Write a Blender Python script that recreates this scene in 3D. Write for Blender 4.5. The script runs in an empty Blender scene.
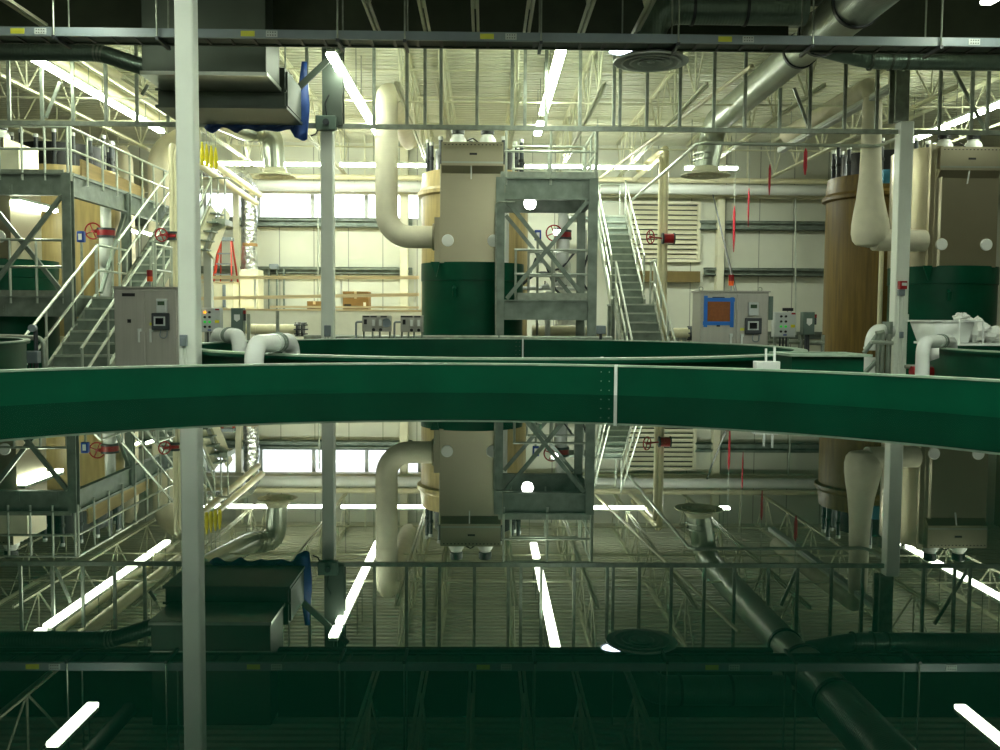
import bpy, math, random
from mathutils import Vector, Matrix
random.seed(7)
V = Vector
col = bpy.context.scene.collection
pi = math.pi

# ------------------------------------------------------------------ camera
F = 950.0
EYE = V((0, 0, 1.6))
yaw, pitch, roll = math.radians(0.9), math.atan(58/F), math.radians(0.4)
fw = V((math.sin(yaw)*math.cos(pitch), math.cos(yaw)*math.cos(pitch), -math.sin(pitch)))
r0 = V((math.cos(yaw), -math.sin(yaw), 0))
u0 = r0.cross(fw)
ex = r0*math.cos(roll) + u0*math.sin(roll)
eu = u0*math.cos(roll) - r0*math.sin(roll)
cam = bpy.data.cameras.new('camera'); cam.sensor_width = 36; cam.lens = 36*F/1000
cam.clip_start = 0.02; cam.clip_end = 200
co = bpy.data.objects.new('camera', cam); col.objects.link(co)
co.matrix_world = Matrix((( ex.x, eu.x, -fw.x, EYE.x), (ex.y, eu.y, -fw.y, EYE.y), (ex.z, eu.z, -fw.z, EYE.z), (0, 0, 0, 1)))
bpy.context.scene.camera = co

def P(px, py, Y):
    """world point at depth Y seen at photo pixel px,py"""
    d = ex*((px-500)/F) - eu*((py-375)/F) + fw
    return EYE + d*(Y/d.y)
def XZ(px, py, Y):
    p = P(px, py, Y); return p.x, p.z
def px2m(n, Y): return n*Y/F

# ------------------------------------------------------------------ materials
def lin(c):
    return tuple(((v/255)/12.92 if v/255 <= .04045 else ((v/255+.055)/1.055)**2.4) for v in c)
def mat(name, rgb, rough=.5, metal=0., var=.12, scale=6., bump=0., bscale=40., spec=.5, stretch=None, kind='noise', coat=0.):
    m = bpy.data.materials.new(name); m.use_nodes = True
    nt = m.node_tree; b = nt.nodes['Principled BSDF']
    c = lin(rgb)
    b.inputs['Roughness'].default_value = rough; b.inputs['Metallic'].default_value = metal
    b.inputs['Specular IOR Level'].default_value = spec
    if coat: b.inputs['Coat Weight'].default_value = coat
    tc = nt.nodes.new('ShaderNodeTexCoord'); mp = nt.nodes.new('ShaderNodeMapping')
    nt.links.new(tc.outputs['Object'], mp.inputs['Vector'])
    if stretch: mp.inputs['Scale'].default_value = stretch
    n = nt.nodes.new('ShaderNodeTexNoise'); n.inputs['Scale'].default_value = scale; n.inputs['Detail'].default_value = 5
    nt.links.new(mp.outputs[0], n.inputs['Vector'])
    r = nt.nodes.new('ShaderNodeValToRGB')
    r.color_ramp.elements[0].position = .3; r.color_ramp.elements[1].position = .7
    r.color_ramp.elements[0].color = (*[max(0, v*(1-var)) for v in c], 1)
    r.color_ramp.elements[1].color = (*[min(1, v*(1+var)) for v in c], 1)
    nt.links.new(n.outputs['Fac'], r.inputs[0]); nt.links.new(r.outputs[0], b.inputs['Base Color'])
    if bump:
        bp = nt.nodes.new('ShaderNodeBump'); bp.inputs['Strength'].default_value = bump; bp.inputs['Distance'].default_value = .02
        if kind == 'noise':
            t = nt.nodes.new('ShaderNodeTexNoise'); t.inputs['Scale'].default_value = bscale; t.inputs['Detail'].default_value = 4
            o = t.outputs['Fac']
        elif kind == 'voronoi':
            t = nt.nodes.new('ShaderNodeTexVoronoi'); t.inputs['Scale'].default_value = bscale; o = t.outputs['Distance']
        else:
            t = nt.nodes.new('ShaderNodeTexWave'); t.bands_direction = kind; t.inputs['Scale'].default_value = bscale
            t.inputs['Distortion'].default_value = .4; o = t.outputs['Fac']
        nt.links.new(tc.outputs['Object'], t.inputs['Vector'])
        nt.links.new(o, bp.inputs['Height']); nt.links.new(bp.outputs[0], b.inputs['Normal'])
    return m
def emit(name, rgb, s):
    m = bpy.data.materials.new(name); m.use_nodes = True; nt = m.node_tree
    b = nt.nodes['Principled BSDF']; b.inputs['Base Color'].default_value = (*lin(rgb), 1)
    b.inputs['Emission Color'].default_value = (*lin(rgb), 1); b.inputs['Emission Strength'].default_value = s
    return m
M = {}
M['galv'] = mat('galvanized steel', (150, 158, 146), .42, .55, .22, 9)
M['galvd'] = mat('weathered galvanized steel', (128, 140, 130), .5, .35, .25, 5)
M['rail'] = mat('bright pipe rail', (186, 194, 182), .35, .5, .1, 9)
M['white'] = mat('white column paint', (234, 240, 230), .4, 0, .04, 3)
M['cream'] = mat('cream steel paint', (226, 224, 198), .5, 0, .06, 4)
M['pvc'] = mat('white pvc', (226, 230, 226), .25, 0, .04, 4)
M['creampipe'] = mat('cream pipe', (226, 220, 186), .4, 0, .07, 4)
M['green'] = mat('dark green fibreglass', (0, 70, 48), .36, 0, .2, 2.2, .05, 12, spec=.2)
M['greenrim'] = mat('pale rim edge', (150, 172, 152), .4, .1, .2, 8)  # rim edge paler than the tank wall
M['tan'] = mat('tan fibreglass', (180, 160, 108), .35, 0, .2, 2, stretch=(6, 6, .6))
M['brown'] = mat('amber brown fibreglass', (100, 80, 32), .45, 0, .3, 2, stretch=(7, 7, .5), spec=.3)
M['steel'] = mat('brushed stainless steel', (172, 165, 142), .3, .85, .05, 1.2, stretch=(.8, .8, 1.2))
M['steelcab'] = mat('stainless cabinet steel', (182, 180, 172), .38, .4, .06, 3, stretch=(9, 9, .4))
M['bulk'] = mat('added dark bulkhead steel', (56, 64, 48), .6, .1, .2, 3)
M['dcol'] = mat('dark and shaded grey green steel', (74, 84, 76), .5, .2, .1, 3)  # dark brace colour; stands in for shade on column top and tray
M['duct'] = mat('galvanized sheet duct', (176, 182, 172), .28, .9, .12, 3)
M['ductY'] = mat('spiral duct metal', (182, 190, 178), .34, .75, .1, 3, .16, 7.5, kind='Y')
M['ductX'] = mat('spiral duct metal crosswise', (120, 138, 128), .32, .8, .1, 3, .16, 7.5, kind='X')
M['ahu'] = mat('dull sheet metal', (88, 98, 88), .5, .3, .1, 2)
M['canvas'] = mat('canvas pipe insulation', (226, 220, 198), .8, 0, .06, 5, .5, 7)
M['foil'] = mat('crinkled foil', (214, 218, 216), .25, .9, .1, 6, 1.0, 9, kind='voronoi')
M['deck'] = mat('cream metal deck', (212, 213, 192), .5, .1, .05, 2)
M['joist'] = mat('cream joist paint', (222, 222, 196), .5, 0, .06, 4)
M['black'] = mat('black plastic', (20, 24, 26), .4, 0, .2)
M['dgrey'] = mat('dark grey plastic', (52, 58, 62), .4, 0, .15)
M['grey'] = mat('grey enamel', (128, 140, 146), .4, 0, .05)
M['lgrey'] = mat('light grey enamel', (196, 202, 200), .4, 0, .04)
M['ggreen'] = mat('grey green enamel', (96, 116, 106), .45, 0, .06)
M['red'] = mat('red paint', (150, 18, 24), .4, 0, .1)
M['redstrap'] = mat('pink red strap', (170, 26, 44), .7, 0, .1)
M['yellow'] = mat('yellow webbing', (222, 208, 20), .6, 0, .1)
M['ylabel'] = mat('yellow sticker', (214, 214, 70), .5, 0, .08)
M['blue'] = mat('blue enamel', (24, 66, 160), .4, 0, .1)
M['tape'] = mat('blue masking tape', (26, 112, 206), .6, 0, .06)
M['tarp'] = mat('blue tarpaulin', (30, 70, 140), .5, 0, .2, 6)
M['skyblue'] = mat('pale blue film', (80, 160, 200), .5, 0, .1)
M['cork'] = mat('brown cork board', (142, 84, 44), .8, 0, .12, 30)
M['card'] = mat('cardboard', (146, 116, 72), .8, 0, .08)
M['sill'] = mat('dull tan board', (122, 106, 62), .7, 0, .08)
M['lumber'] = mat('pine lumber', (222, 204, 166), .7, 0, .14, 4, stretch=(.5, 8, 8))
M['ply'] = mat('plywood board', (206, 180, 126), .7, 0, .14, 3, stretch=(6, .5, 6))
M['film'] = mat('crumpled white plastic film', (222, 224, 220), .4, 0, .06, 5, .4, 12)
M['orange'] = mat('orange lens', (230, 90, 24), .3)
M['ladder'] = mat('orange red fibreglass rail', (186, 58, 36), .45, 0, .08)
M['floor'] = mat('sealed concrete floor', (92, 92, 84), .5, 0, .2, 1.2)
M['whitewall'] = mat('white painted low wall', (240, 240, 228), .5, 0, .03)
M['paper'] = mat('white label', (236, 238, 234), .6, 0, .02)
M['lcd'] = mat('lcd screen', (70, 92, 70), .2, 0, .1)
M['hmi'] = mat('dark touch screen', (12, 18, 26), .1)
M['gled'] = emit('green indicator', (60, 225, 90), .12)
M['oled'] = emit('amber indicator', (255, 160, 40), 1.0)
M['lamp'] = emit('fluorescent lens', (244, 255, 228), 20.0)
M['lampf'] = emit('added fluorescent lens', (244, 255, 236), 24.0)
M['lampb'] = emit('bright fluorescent lens', (246, 255, 236), 50.0)
M['bulb'] = emit('work light bulb', (250, 255, 240), 14.0)
M['bay'] = emit('high bay bulb', (225, 235, 255), 9.0)

# insulated wall panels: vertical joints every ~0.95 m
def panel_mat(name, rgb, period, axis):
    m = mat(name, rgb, .5, 0, .04, 1.5); nt = m.node_tree; b = nt.nodes['Principled BSDF']
    src = b.inputs['Base Color'].links[0].from_socket
    geo = nt.nodes.new('ShaderNodeNewGeometry'); sp = nt.nodes.new('ShaderNodeSeparateXYZ')
    nt.links.new(geo.outputs['Position'], sp.inputs[0])
    md = nt.nodes.new('ShaderNodeMath'); md.operation = 'PINGPONG'; md.inputs[1].default_value = period/2
    nt.links.new(sp.outputs[axis], md.inputs[0])
    lt = nt.nodes.new('ShaderNodeMath'); lt.operation = 'LESS_THAN'; lt.inputs[1].default_value = .014
    nt.links.new(md.outputs[0], lt.inputs[0])
    mx = nt.nodes.new('ShaderNodeMix'); mx.data_type = 'RGBA'
    nt.links.new(lt.outputs[0], mx.inputs[0]); nt.links.new(src, mx.inputs[6]); mx.inputs[7].default_value = (*[v*.5 for v in lin(rgb)], 1)
    nt.links.new(mx.outputs[2], b.inputs['Base Color'])
    return m
M['panel'] = panel_mat('cream insulated wall panel', (216, 219, 204), .95, 'X')
M['panelside'] = panel_mat('darkened side wall panel', (128, 126, 108), .95, 'Y')  # side and front walls darkened to cut bounced light

def water_mat():
    m = bpy.data.materials.new('dark green water'); m.use_nodes = True
    nt = m.node_tree; b = nt.nodes['Principled BSDF']
    b.inputs['Base Color'].default_value = (.0005, .008, .0045, 1)
    b.inputs['Roughness'].default_value = 0.0; b.inputs['IOR'].default_value = 1.3
    b.inputs['Specular IOR Level'].default_value = .4
    b.inputs['Specular Tint'].default_value = (.6, .95, .68, 1)
    return m
M['water'] = water_mat()
def glass_mat():
    m = bpy.data.materials.new('window glass'); m.use_nodes = True; nt = m.node_tree
    nt.nodes.remove(nt.nodes['Principled BSDF']); out = nt.nodes['Material Output']
    t = nt.nodes.new('ShaderNodeBsdfTransparent'); t.inputs[0].default_value = (.95, .97, .97, 1)
    g = nt.nodes.new('ShaderNodeBsdfGlossy'); g.inputs['Roughness'].default_value = .02
    f = nt.nodes.new('ShaderNodeFresnel'); x = nt.nodes.new('ShaderNodeMixShader')
    nt.links.new(f.outputs[0], x.inputs[0]); nt.links.new(t.outputs[0], x.inputs[1]); nt.links.new(g.outputs[0], x.inputs[2])
    nt.links.new(x.outputs[0], out.inputs[0]); return m
M['glass'] = glass_mat()

# ------------------------------------------------------------------ mesh builder
ORG = {}
class MB:
    def __init__(s): s.v = []; s.f = []
    def add(s, vs, fs):
        o = len(s.v); s.v += [V(v) for v in vs]; s.f += [[i+o for i in f] for f in fs]; return s
    def box(s, a, b):
        x0, y0, z0 = [min(p, q) for p, q in zip(a, b)]; x1, y1, z1 = [max(p, q) for p, q in zip(a, b)]
        return s.add([(x0,y0,z0),(x1,y0,z0),(x1,y1,z0),(x0,y1,z0),(x0,y0,z1),(x1,y0,z1),(x1,y1,z1),(x0,y1,z1)],
              [(3,2,1,0),(4,5,6,7),(0,1,5,4),(1,2,6,5),(2,3,7,6),(3,0,4,7)])
    def beam(s, p, q, w, h, up=(0,0,1)):
        p, q = V(p), V(q); d = (q-p).normalized(); u = V(up)
        if abs(d.dot(u)) > .98: u = V((0, 1, 0))
        r = d.cross(u).normalized()*(w/2); t = r.cross(d).normalized()*(h/2)
        vs = [c+a*r+b*t for c in (p, q) for a, b in ((-1,-1),(1,-1),(1,1),(-1,1))]
        return s.add(vs, [(0,1,2,3),(7,6,5,4),(0,4,5,1),(1,5,6,2),(2,6,7,3),(3,7,4,0)])
    def tube(s, pts, r, n=10, caps=True, ell=None):
        pts = [V(p) for p in pts]; k = len(pts)
        rs = r if isinstance(r, (list, tuple)) else [r]*k
        T = []
        for i in range(k):
            a = pts[max(0, i-1)]; b = pts[min(k-1, i+1)]; T.append((b-a).normalized())
        u = V((0, 0, 1)) if abs(T[0].z) < .9 else V((0, 1, 0))
        nrm = (u - T[0]*u.dot(T[0])).normalized()
        vs = []
        for i in range(k):
            if i:
                nrm = nrm - T[i]*nrm.dot(T[i])
                nrm.normalize()
            bn = T[i].cross(nrm)
            for j in range(n):
                a = 2*pi*j/n
                vs.append(pts[i] + nrm*(math.cos(a)*rs[i]*(ell or 1)) + bn*(math.sin(a)*rs[i]))
        fs = [(i*n+j, i*n+(j+1) % n, (i+1)*n+(j+1) % n, (i+1)*n+j) for i in range(k-1) for j in range(n)]
        if caps: fs += [tuple(range(n-1, -1, -1)), tuple((k-1)*n+j for j in range(n))]
        return s.add(vs, fs)
    def lathe(s, prof, c, n=24, axis='Z', a0=0, a1=2*pi):
        c = V(c); full = abs(a1-a0-2*pi) < 1e-6; m = n if full else n+1
        vs = []
        for (r, z) in prof:
            for j in range(m):
                a = a0+(a1-a0)*j/n
                if axis == 'Z': vs.append(c+V((r*math.cos(a), r*math.sin(a), z)))
                elif axis == 'Y': vs.append(c+V((r*math.cos(a), z, r*math.sin(a))))
                else: vs.append(c+V((z, r*math.cos(a), r*math.sin(a))))
        fs = []
        for i in range(len(prof)-1):
            for j in range(n):
                k = (j+1) % m
                fs.append((i*m+j, i*m+k, (i+1)*m+k, (i+1)*m+j))
        return s.add(vs, fs)
    def prism(s, out, axis, a, b):
        """closed outline (2d) extruded along axis from a to b"""
        n = len(out)
        def mk(u, v, w): return {'X': (w, u, v), 'Y': (u, w, v), 'Z': (u, v, w)}[axis]
        vs = [mk(u, v, a) for u, v in out]+[mk(u, v, b) for u, v in out]
        return s.add(vs, [tuple(range(n)), tuple(range(2*n-1, n-1, -1))]+[(i, i+n, (i+1) % n+n, (i+1) % n) for i in range(n)])
    def grid(s, rows):
        n = len(rows[0]); vs = [p for r in rows for p in r]
        return s.add(vs, [(i*n+j, i*n+j+1, (i+1)*n+j+1, (i+1)*n+j) for i in range(len(rows)-1) for j in range(n-1)])
    def build(s, name, m, parent=None, bevel=0, solid=0, label=None, angle=35, sub=0):
        if parent is not None: o0 = ORG[parent]
        else:
            xs = [v.x for v in s.v]; ys = [v.y for v in s.v]; zs = [v.z for v in s.v]
            o0 = V(((min(xs)+max(xs))/2, (min(ys)+max(ys))/2, min(zs)))
        me = bpy.data.meshes.new(name); me.from_pydata([tuple(v-o0) for v in s.v], [], s.f); me.update()
        import bmesh
        bm = bmesh.new(); bm.from_mesh(me)
        bmesh.ops.remove_doubles(bm, verts=bm.verts, dist=1e-5) if sub else None
        if not solid: bmesh.ops.recalc_face_normals(bm, faces=bm.faces)
        bm.to_mesh(me); bm.free()
        for p in me.polygons: p.use_smooth = True
        me.set_sharp_from_angle(angle=math.radians(angle))
        me.materials.append(M[m] if isinstance(m, str) else m)
        o = bpy.data.objects.new(name, me); col.objects.link(o); ORG[o] = o0
        if parent is not None: o.parent = parent
        else: o.location = o0
        if solid:
            d = o.modifiers.new('thickness', 'SOLIDIFY'); d.thickness = solid; d.offset = 0
        if sub:
            d = o.modifiers.new('smooth', 'SUBSURF'); d.levels = sub; d.render_levels = sub
        if bevel:
            d = o.modifiers.new('bevel', 'BEVEL'); d.width = bevel; d.segments = 2; d.limit_method = 'ANGLE'
        if label: o['label'] = label
        return o
def tag(o, label, cat, group=None, kind=None):
    o['label'] = label; o['category'] = cat
    if group: o['group'] = group
    if kind: o['kind'] = kind
    return o
def thing(name, label, cat, loc, group=None):
    o = bpy.data.objects.new(name, None); o.empty_display_size = .2; col.objects.link(o)
    o.location = V(loc); ORG[o] = V(loc)
    return tag(o, label, cat, group)
def struct(o): o['kind'] = 'structure'; return o
def dup(root, delta, label=None, group=None):
    def cp(o, par):
        c = o.copy(); col.objects.link(c)
        if par is not None: c.parent = par
        for ch in o.children: cp(ch, c)
        return c
    r = cp(root, None); r.location = root.location + V(delta)
    ORG[r] = ORG[root]+V(delta)
    if label: r['label'] = label
    if group: r['group'] = group
    return r
def fillet(pts, rad, n=6):
    pts = [V(p) for p in pts]; out = [pts[0]]
    for i in range(1, len(pts)-1):
        a, b, c = pts[i-1], pts[i], pts[i+1]
        d1 = (a-b).normalized(); d2 = (c-b).normalized()
        ang = d1.angle(d2); t = rad/math.tan(ang/2)
        t = min(t, (a-b).length*.49 if i > 1 else (a-b).length*.98, (c-b).length*.49 if i < len(pts)-2 else (c-b).length*.98)
        rr = t*math.tan(ang/2); bis = (d1+d2).normalized(); ctr = b+bis*(rr/math.sin(ang/2))
        s0 = b+d1*t-ctr; s1 = b+d2*t-ctr; A = s0.angle(s1)
        for k in range(n+1):
            w = k/n
            out.append(ctr+(s0*math.sin((1-w)*A)+s1*math.sin(w*A))/math.sin(A))
    out.append(pts[-1]); return out
ORDS = ['first','second','third','fourth','fifth','sixth','seventh','eighth','ninth','tenth','eleventh','twelfth','thirteenth','fourteenth','fifteenth']

# ------------------------------------------------------------------ setting
BACK = 26.5; CEIL = 6.35; XL, XR = -14.5, 14.5
struct(MB().box((XL, -6, -.2), (XR, BACK+.3, 0)).build('floor', 'floor'))
wx0, wz0 = XZ(150, 217.5, BACK); wx1, wz1 = XZ(420, 193, BACK)
vx0, vz0 = XZ(628, 262, BACK); vx1, vz1 = XZ(700, 202, BACK)
wb = MB()
wb.box((XL, BACK, 0), (XR, BACK+.2, wz0)); wb.box((XL, BACK, wz1), (XR, BACK+.2, CEIL+.3))
wb.box((XL, BACK, wz0), (wx0, BACK+.2, wz1)); wb.box((wx1, BACK, wz0), (XR, BACK+.2, wz1))
struct(wb.build('wall_back', 'panel'))
struct(MB().box((XL-.2, -6, 0), (XL, BACK+.2, CEIL+.3)).build('wall_left', 'panelside'))
struct(MB().box((XR, -6, 0), (XR+.2, BACK+.2, CEIL+.3)).build('wall_right', 'panelside'))
struct(MB().box((XL-.2, -6.2, 0), (XR+.2, -6, CEIL+.3)).build('wall_front', 'panelside'))
# corrugated roof deck
prof = []; y = -6.0
while y < BACK:
    prof += [(y, CEIL), (y+.09, CEIL), (y+.115, CEIL+.04), (y+.175, CEIL+.04)]; y += .2
n = len(prof); dm = MB()
vs = [(XL, a, b) for a, b in prof]+[(XR, a, b) for a, b in prof]
dm.add(vs, [(i, i+n, i+1+n, i+1) for i in range(n-1)])
dm.box((XL-.2, -6.2, CEIL+.08), (XR+.2, BACK+.2, CEIL+.3))
struct(dm.build('ceiling', 'deck'))
# windows
npane = 5; wd = (wx1-wx0)/npane
for i in range(npane):
    a, b = wx0+i*wd, wx0+(i+1)*wd
    fr = MB(); t = .05
    fr.box((a, BACK+.02, wz0), (b, BACK+.12, wz0+t)); fr.box((a, BACK+.02, wz1-t), (b, BACK+.12, wz1))
    fr.box((a, BACK+.02, wz0+t), (a+t, BACK+.12, wz1-t)); fr.box((b-t, BACK+.02, wz0+t), (b, BACK+.12, wz1-t))
    w = struct(fr.build('window_%d' % (i+1), 'lgrey'))
    MB().box((a+t, BACK+.06, wz0+t), (b-t, BACK+.075, wz1-t)).build('pane', 'glass', w)
# girts (steel rails) on back wall
def girt(n_, pa, pb, Y, hgt, m='galvd'):
    (xa, za), (xb, zb) = XZ(*pa, Y), XZ(*pb, Y); z = (za+zb)/2
    g = MB().box((xa, Y, z-hgt/2), (xb, BACK, z-hgt/2+.02)).box((xa, Y, z+hgt/2-.02), (xb, BACK, z+hgt/2)).box((xa, Y+.12, z-hgt/2+.02), (xb, Y+.15, z+hgt/2-.02))
    g.box((xa, Y, z+hgt/2-.07), (xb, Y+.02, z+hgt/2)).box((xa, Y, z-hgt/2), (xb, Y+.02, z-hgt/2+.05))
    struct(g.build('trim_%d' % n_, m))
girt(1, (100, 222), (412, 222), 26.25, .24)
girt(2, (100, 270), (412, 270), 26.25, .2)
girt(3, (700, 225), (840, 226), 26.25, .25)
girt(4, (705, 271), (840, 273), 26.25, .22)
girt(5, (650, 334), (840, 336), 26.25, .2)
for i, (a, b) in enumerate(((234, 240), (400, 408), (716, 723), (960, 968))):
    xa = P(a, 300, 26.2).x; xb = P(b, 300, 26.2).x
    struct(MB().box((xa, 26.15, 0), (xb, 26.45, CEIL)).build('trim_%d' % (6+i), 'cream', bevel=.01))
# header beam over windows
xa, za = XZ(60, 199, 26.1); xb, zb = XZ(830, 191.5, 26.1)
struct(MB().box((-10.5, 26.1, zb-.18), (9.2, 26.4, zb)).build('trim_10', 'cream'))

# ------------------------------------------------------------------ round tanks
WATER = 1.08; RIM = 1.27
def tank(name, label, c, R, group, water_label, seams=(), WATER=.95, over=.075):
    t = thing(name, label, 'tank', (c[0], c[1], 0), group)
    b = MB(); C3 = (c[0], c[1], 0)
    b.lathe([(R, 0), (R, RIM), (R+.03, RIM), (R+.03, 0), (R, 0)], C3, 160)
    b.lathe([(0, .02), (R, .02)], C3, 160)
    b.build('tank_wall', 'green', t)
    b = MB().lathe([(R-.004, RIM), (R-.004, RIM+.012), (R+over, RIM+.012), (R+over, RIM-.004), (R+.03, RIM-.004)], C3, 160)
    b.build('rim', 'greenrim', t)
    b = MB().lathe([(R+.03, RIM-.004), (R+over-.003, RIM-.004), (R+over-.003, RIM-.03), (R+over-.015, RIM-.03), (R+over-.015, RIM-.02), (R+.03, RIM-.02)], C3, 160)
    b.build('flange', 'green', t)
    for a in seams:
        s_ = MB(); d = V((math.cos(a), math.sin(a), 0)); tn = V((-d.y, d.x, 0))
        p = V(C3)+d*(R-.006)
        s_.beam(p+V((0, 0, .3)), p+V((0, 0, RIM+.016)), .022, .02, up=tn)
        sm = s_.build('joint_strip', 'paper', t, label='pale sealing strip over the wall joint')
        bo = MB()
        for k in range(6):
            for w in (.045, .1):
                q = V(C3)+d*(R-.001)+tn*w+V((0, 0, RIM-.035-k*.062)); bo.tube([q, q-d*.006], .0045, 6)
        bo.build('bolt_row', 'galvd', t)
        # outside strip
        p = V(C3)+d*(R+.036)
        MB().beam(p+V((0, 0, .1)), p+V((0, 0, RIM-.1)), .03, .015, up=tn).build('joint_strip', 'paper', t)
    w = MB().lathe([(0, WATER), (R-.012, WATER)], C3, 128).lathe([(R-.012, WATER), (R-.012, .03)], C3, 128).build('water', 'water')
    tag(w, water_label, 'water', kind='stuff')
    return t
T1 = (-.12, 2.95); R1 = 3.56
sx = P(615.5, 385, 6.35); a_seam = math.atan2(sx.y-T1[1], sx.x-T1[0])
tank('round_tank', 'large dark green round tank brim full of water in the foreground', T1, R1, None,
     'still dark green water mirroring the hall in the nearest round tank', seams=(a_seam,), WATER=WATER)
T2 = (.1, 10.75); R2 = 3.25
tank('round_tank', 'dark green round tank directly behind the foreground tank, with white siphon pipes on its rim', T2, R2, 'round tanks behind the foreground tank',
     'dark water inside the middle round tank', seams=(math.radians(82), math.radians(-75)), over=.13)
tank('round_tank', 'dark green round tank cut off by the left edge of the photo', (-8.55, 10.6), 3.1, 'round tanks behind the foreground tank',
     'dark water inside the left-hand round tank', seams=())
tank('round_tank', 'dark green round tank cut off by the right edge, white sheeting above it', (8.5, 10.6), 3.2, 'round tanks behind the foreground tank',
     'dark water inside the right-hand round tank', seams=(math.radians(196),))

# green sump box to the right of the middle tank
x0 = P(792, 356, 7.6).x; x1 = P(864, 356, 7.6).x; zs = P(830, 356.5, 7.6).z
t = thing('sump_box', 'green rectangular sump with pale rim right of the middle tank', 'tank', ((x0+x1)/2, 7.85, 0))
b = MB().box((x0, 7.6, 0), (x1, 7.63, zs)).box((x0, 8.07, 0), (x1, 8.1, zs)).box((x0, 7.63, 0), (x0+.03, 8.07, zs)).box((x1-.03, 7.63, 0), (x1, 8.07, zs)).box((x0+.03, 7.63, 0), (x1-.03, 8.07, .03))
b.build('box_wall', 'green', t)
b = MB().box((x0-.03, 7.55, zs), (x1+.05, 7.65, zs+.02)).box((x0-.03, 8.05, zs), (x1+.05, 8.13, zs+.02)).box((x0-.03, 7.65, zs), (x0+.05, 8.05, zs+.02)).box((x1-.05, 7.65, zs), (x1+.05, 8.05, zs+.02))
b.build('rim', 'greenrim', t)

# ------------------------------------------------------------------ columns
def column(label, X, Y, w, top, group=None):
    c = thing('steel_column', label, 'column', (X, Y, 0), 'white square steel columns')
    MB().box((X-w/2, Y-w/2, 0), (X+w/2, Y+w/2, top)).build('shaft', 'white', c, bevel=.016)
    MB().box((X-w*.9, Y-w*.9, 0), (X+w*.9, Y+w*.9, .025)).build('base_plate', 'galvd', c)
    return c
c1x = P(187.5, 340, 8.5).x
c1 = column('nearest white square column rising past the top of the photo at left', c1x, 8.58, .165, CEIL)
bx, bz = XZ(184, 340.5, 8.48)
MB().box((bx-.028, 8.44, bz-.05), (bx+.028, 8.497, bz+.05)).box((bx-.018, 8.43, bz-.03), (bx+.018, 8.44, bz+.03)).build('outlet_box', 'grey', c1, bevel=.004, label='grey outlet box on the column face')
for d in (-.014, .014):
    MB().tube([(bx+d, 8.48, bz-.05), (bx+d, 8.48, .05)], .009, 8).build('conduit', 'white', c1)
c2x = P(328, 250, 15.3).x
c2 = column('white square column in the middle distance with its upper section coloured dark for shade', c2x, 15.3, .2, 4.6)
x0, z0 = XZ(322, 128, 15.2); x1, z1 = XZ(342, 44, 15.2)
MB().box((x0, 15.22, 4.6), (x1, 15.25, CEIL)).box((x0, 15.42, 4.6), (x1, 15.45, CEIL)).box(((x0+x1)/2-.04, 15.25, 4.6), ((x0+x1)/2+.04, 15.42, CEIL)).build('upper_section', 'dcol', c2, label='I-section above the white shaft, coloured dark for shade')  # shade put into the colour of this section
x0, z0 = XZ(316, 130, 15.1); x1, z1 = XZ(336, 116, 15.1)
MB().box((x0, 15.05, z0), (x1, 15.19, z1)).build('junction_box', 'ggreen', c2, bevel=.01)
q = P(326, 122, 15.03); MB().lathe([(0, -.03), (.05, -.03), (.05, .02), (.0, .02)], q, 14, 'Y').build('sensor_lens', 'dgrey', c2)
MB().tube(fillet([P(327, 116, 15.12), P(325, 103, 15.12), P(329, 95, 15.15)], .1), .012, 6).build('cable', 'black', c2)
MB().tube(fillet([P(318, 129, 15.1), P(316, 134, 15.1), P(311, 136, 15.05)], .05), .012, 6).build('cable', 'black', c2)
x_, z_ = XZ(327, 331, 15.1)
MB().box((x_-.05, 15.12, z_-.09), (x_+.05, 15.2, z_+.09)).build('outlet_box', 'grey', c2, bevel=.01)
for d in (-.025, .025): MB().tube([(x_+d, 15.17, z_-.09), (x_+d, 15.17, .05)], .014, 8).build('conduit', 'white', c2)
c3x = P(900.5, 250, 15.3).x
c3 = column('white square column at right carrying a red fire alarm pull station', c3x, 15.3, .22, 4.75)
x0, z0 = XZ(895, 133, 15.15); x1, z1 = XZ(911, 66, 15.15)
MB().box((x0, 15.17, 4.75), (x1, 15.2, CEIL)).box((x0, 15.4, 4.75), (x1, 15.43, CEIL)).box(((x0+x1)/2-.04, 15.2, 4.75), ((x0+x1)/2+.04, 15.4, CEIL)).build('upper_section', 'galv', c3, label='grey I-section above the white shaft')
x_, z_ = XZ(903.5, 285, 15.1)
pb = MB().box((x_-.06, 15.09, z_-.065), (x_+.06, 15.19, z_+.065)).build('alarm_pull_station', 'red', c3, bevel=.008, label='red fire alarm pull station')
MB().box((x_-.03, 15.083, z_-.01), (x_+.045, 15.09, z_+.035)).build('pull_bar', 'paper', pb)
MB().box((x_-.06, 15.12, z_-.17), (x_+.04, 15.19, z_-.07)).build('conduit_box', 'grey', c3, bevel=.006)
x2, z2 = XZ(902.5, 335, 15.1)
MB().box((x2-.03, 15.12, z2-.05), (x2+.03, 15.19, z2+.05)).build('outlet_box', 'grey', c3, bevel=.006)
for d in (-.03, .03): MB().tube([(x_+d-.01, 15.17, z_-.17), (x2+d, 15.17, z2-.2), (x2+d, 15.17, .1)], .013, 6).build('conduit', 'white', c3)
MB().tube([P(889, 330, 15.28), V((c3x-.15, 15.28, .05))], .03, 8).build('downpipe', 'cream', c3)
x2, z2 = XZ(909, 318, 15.2)
MB().box((c3x+.1, 15.25, z2-.06), (c3x+.15, 15.35, z2+.06)).build('side_box', 'white', c3)

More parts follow.
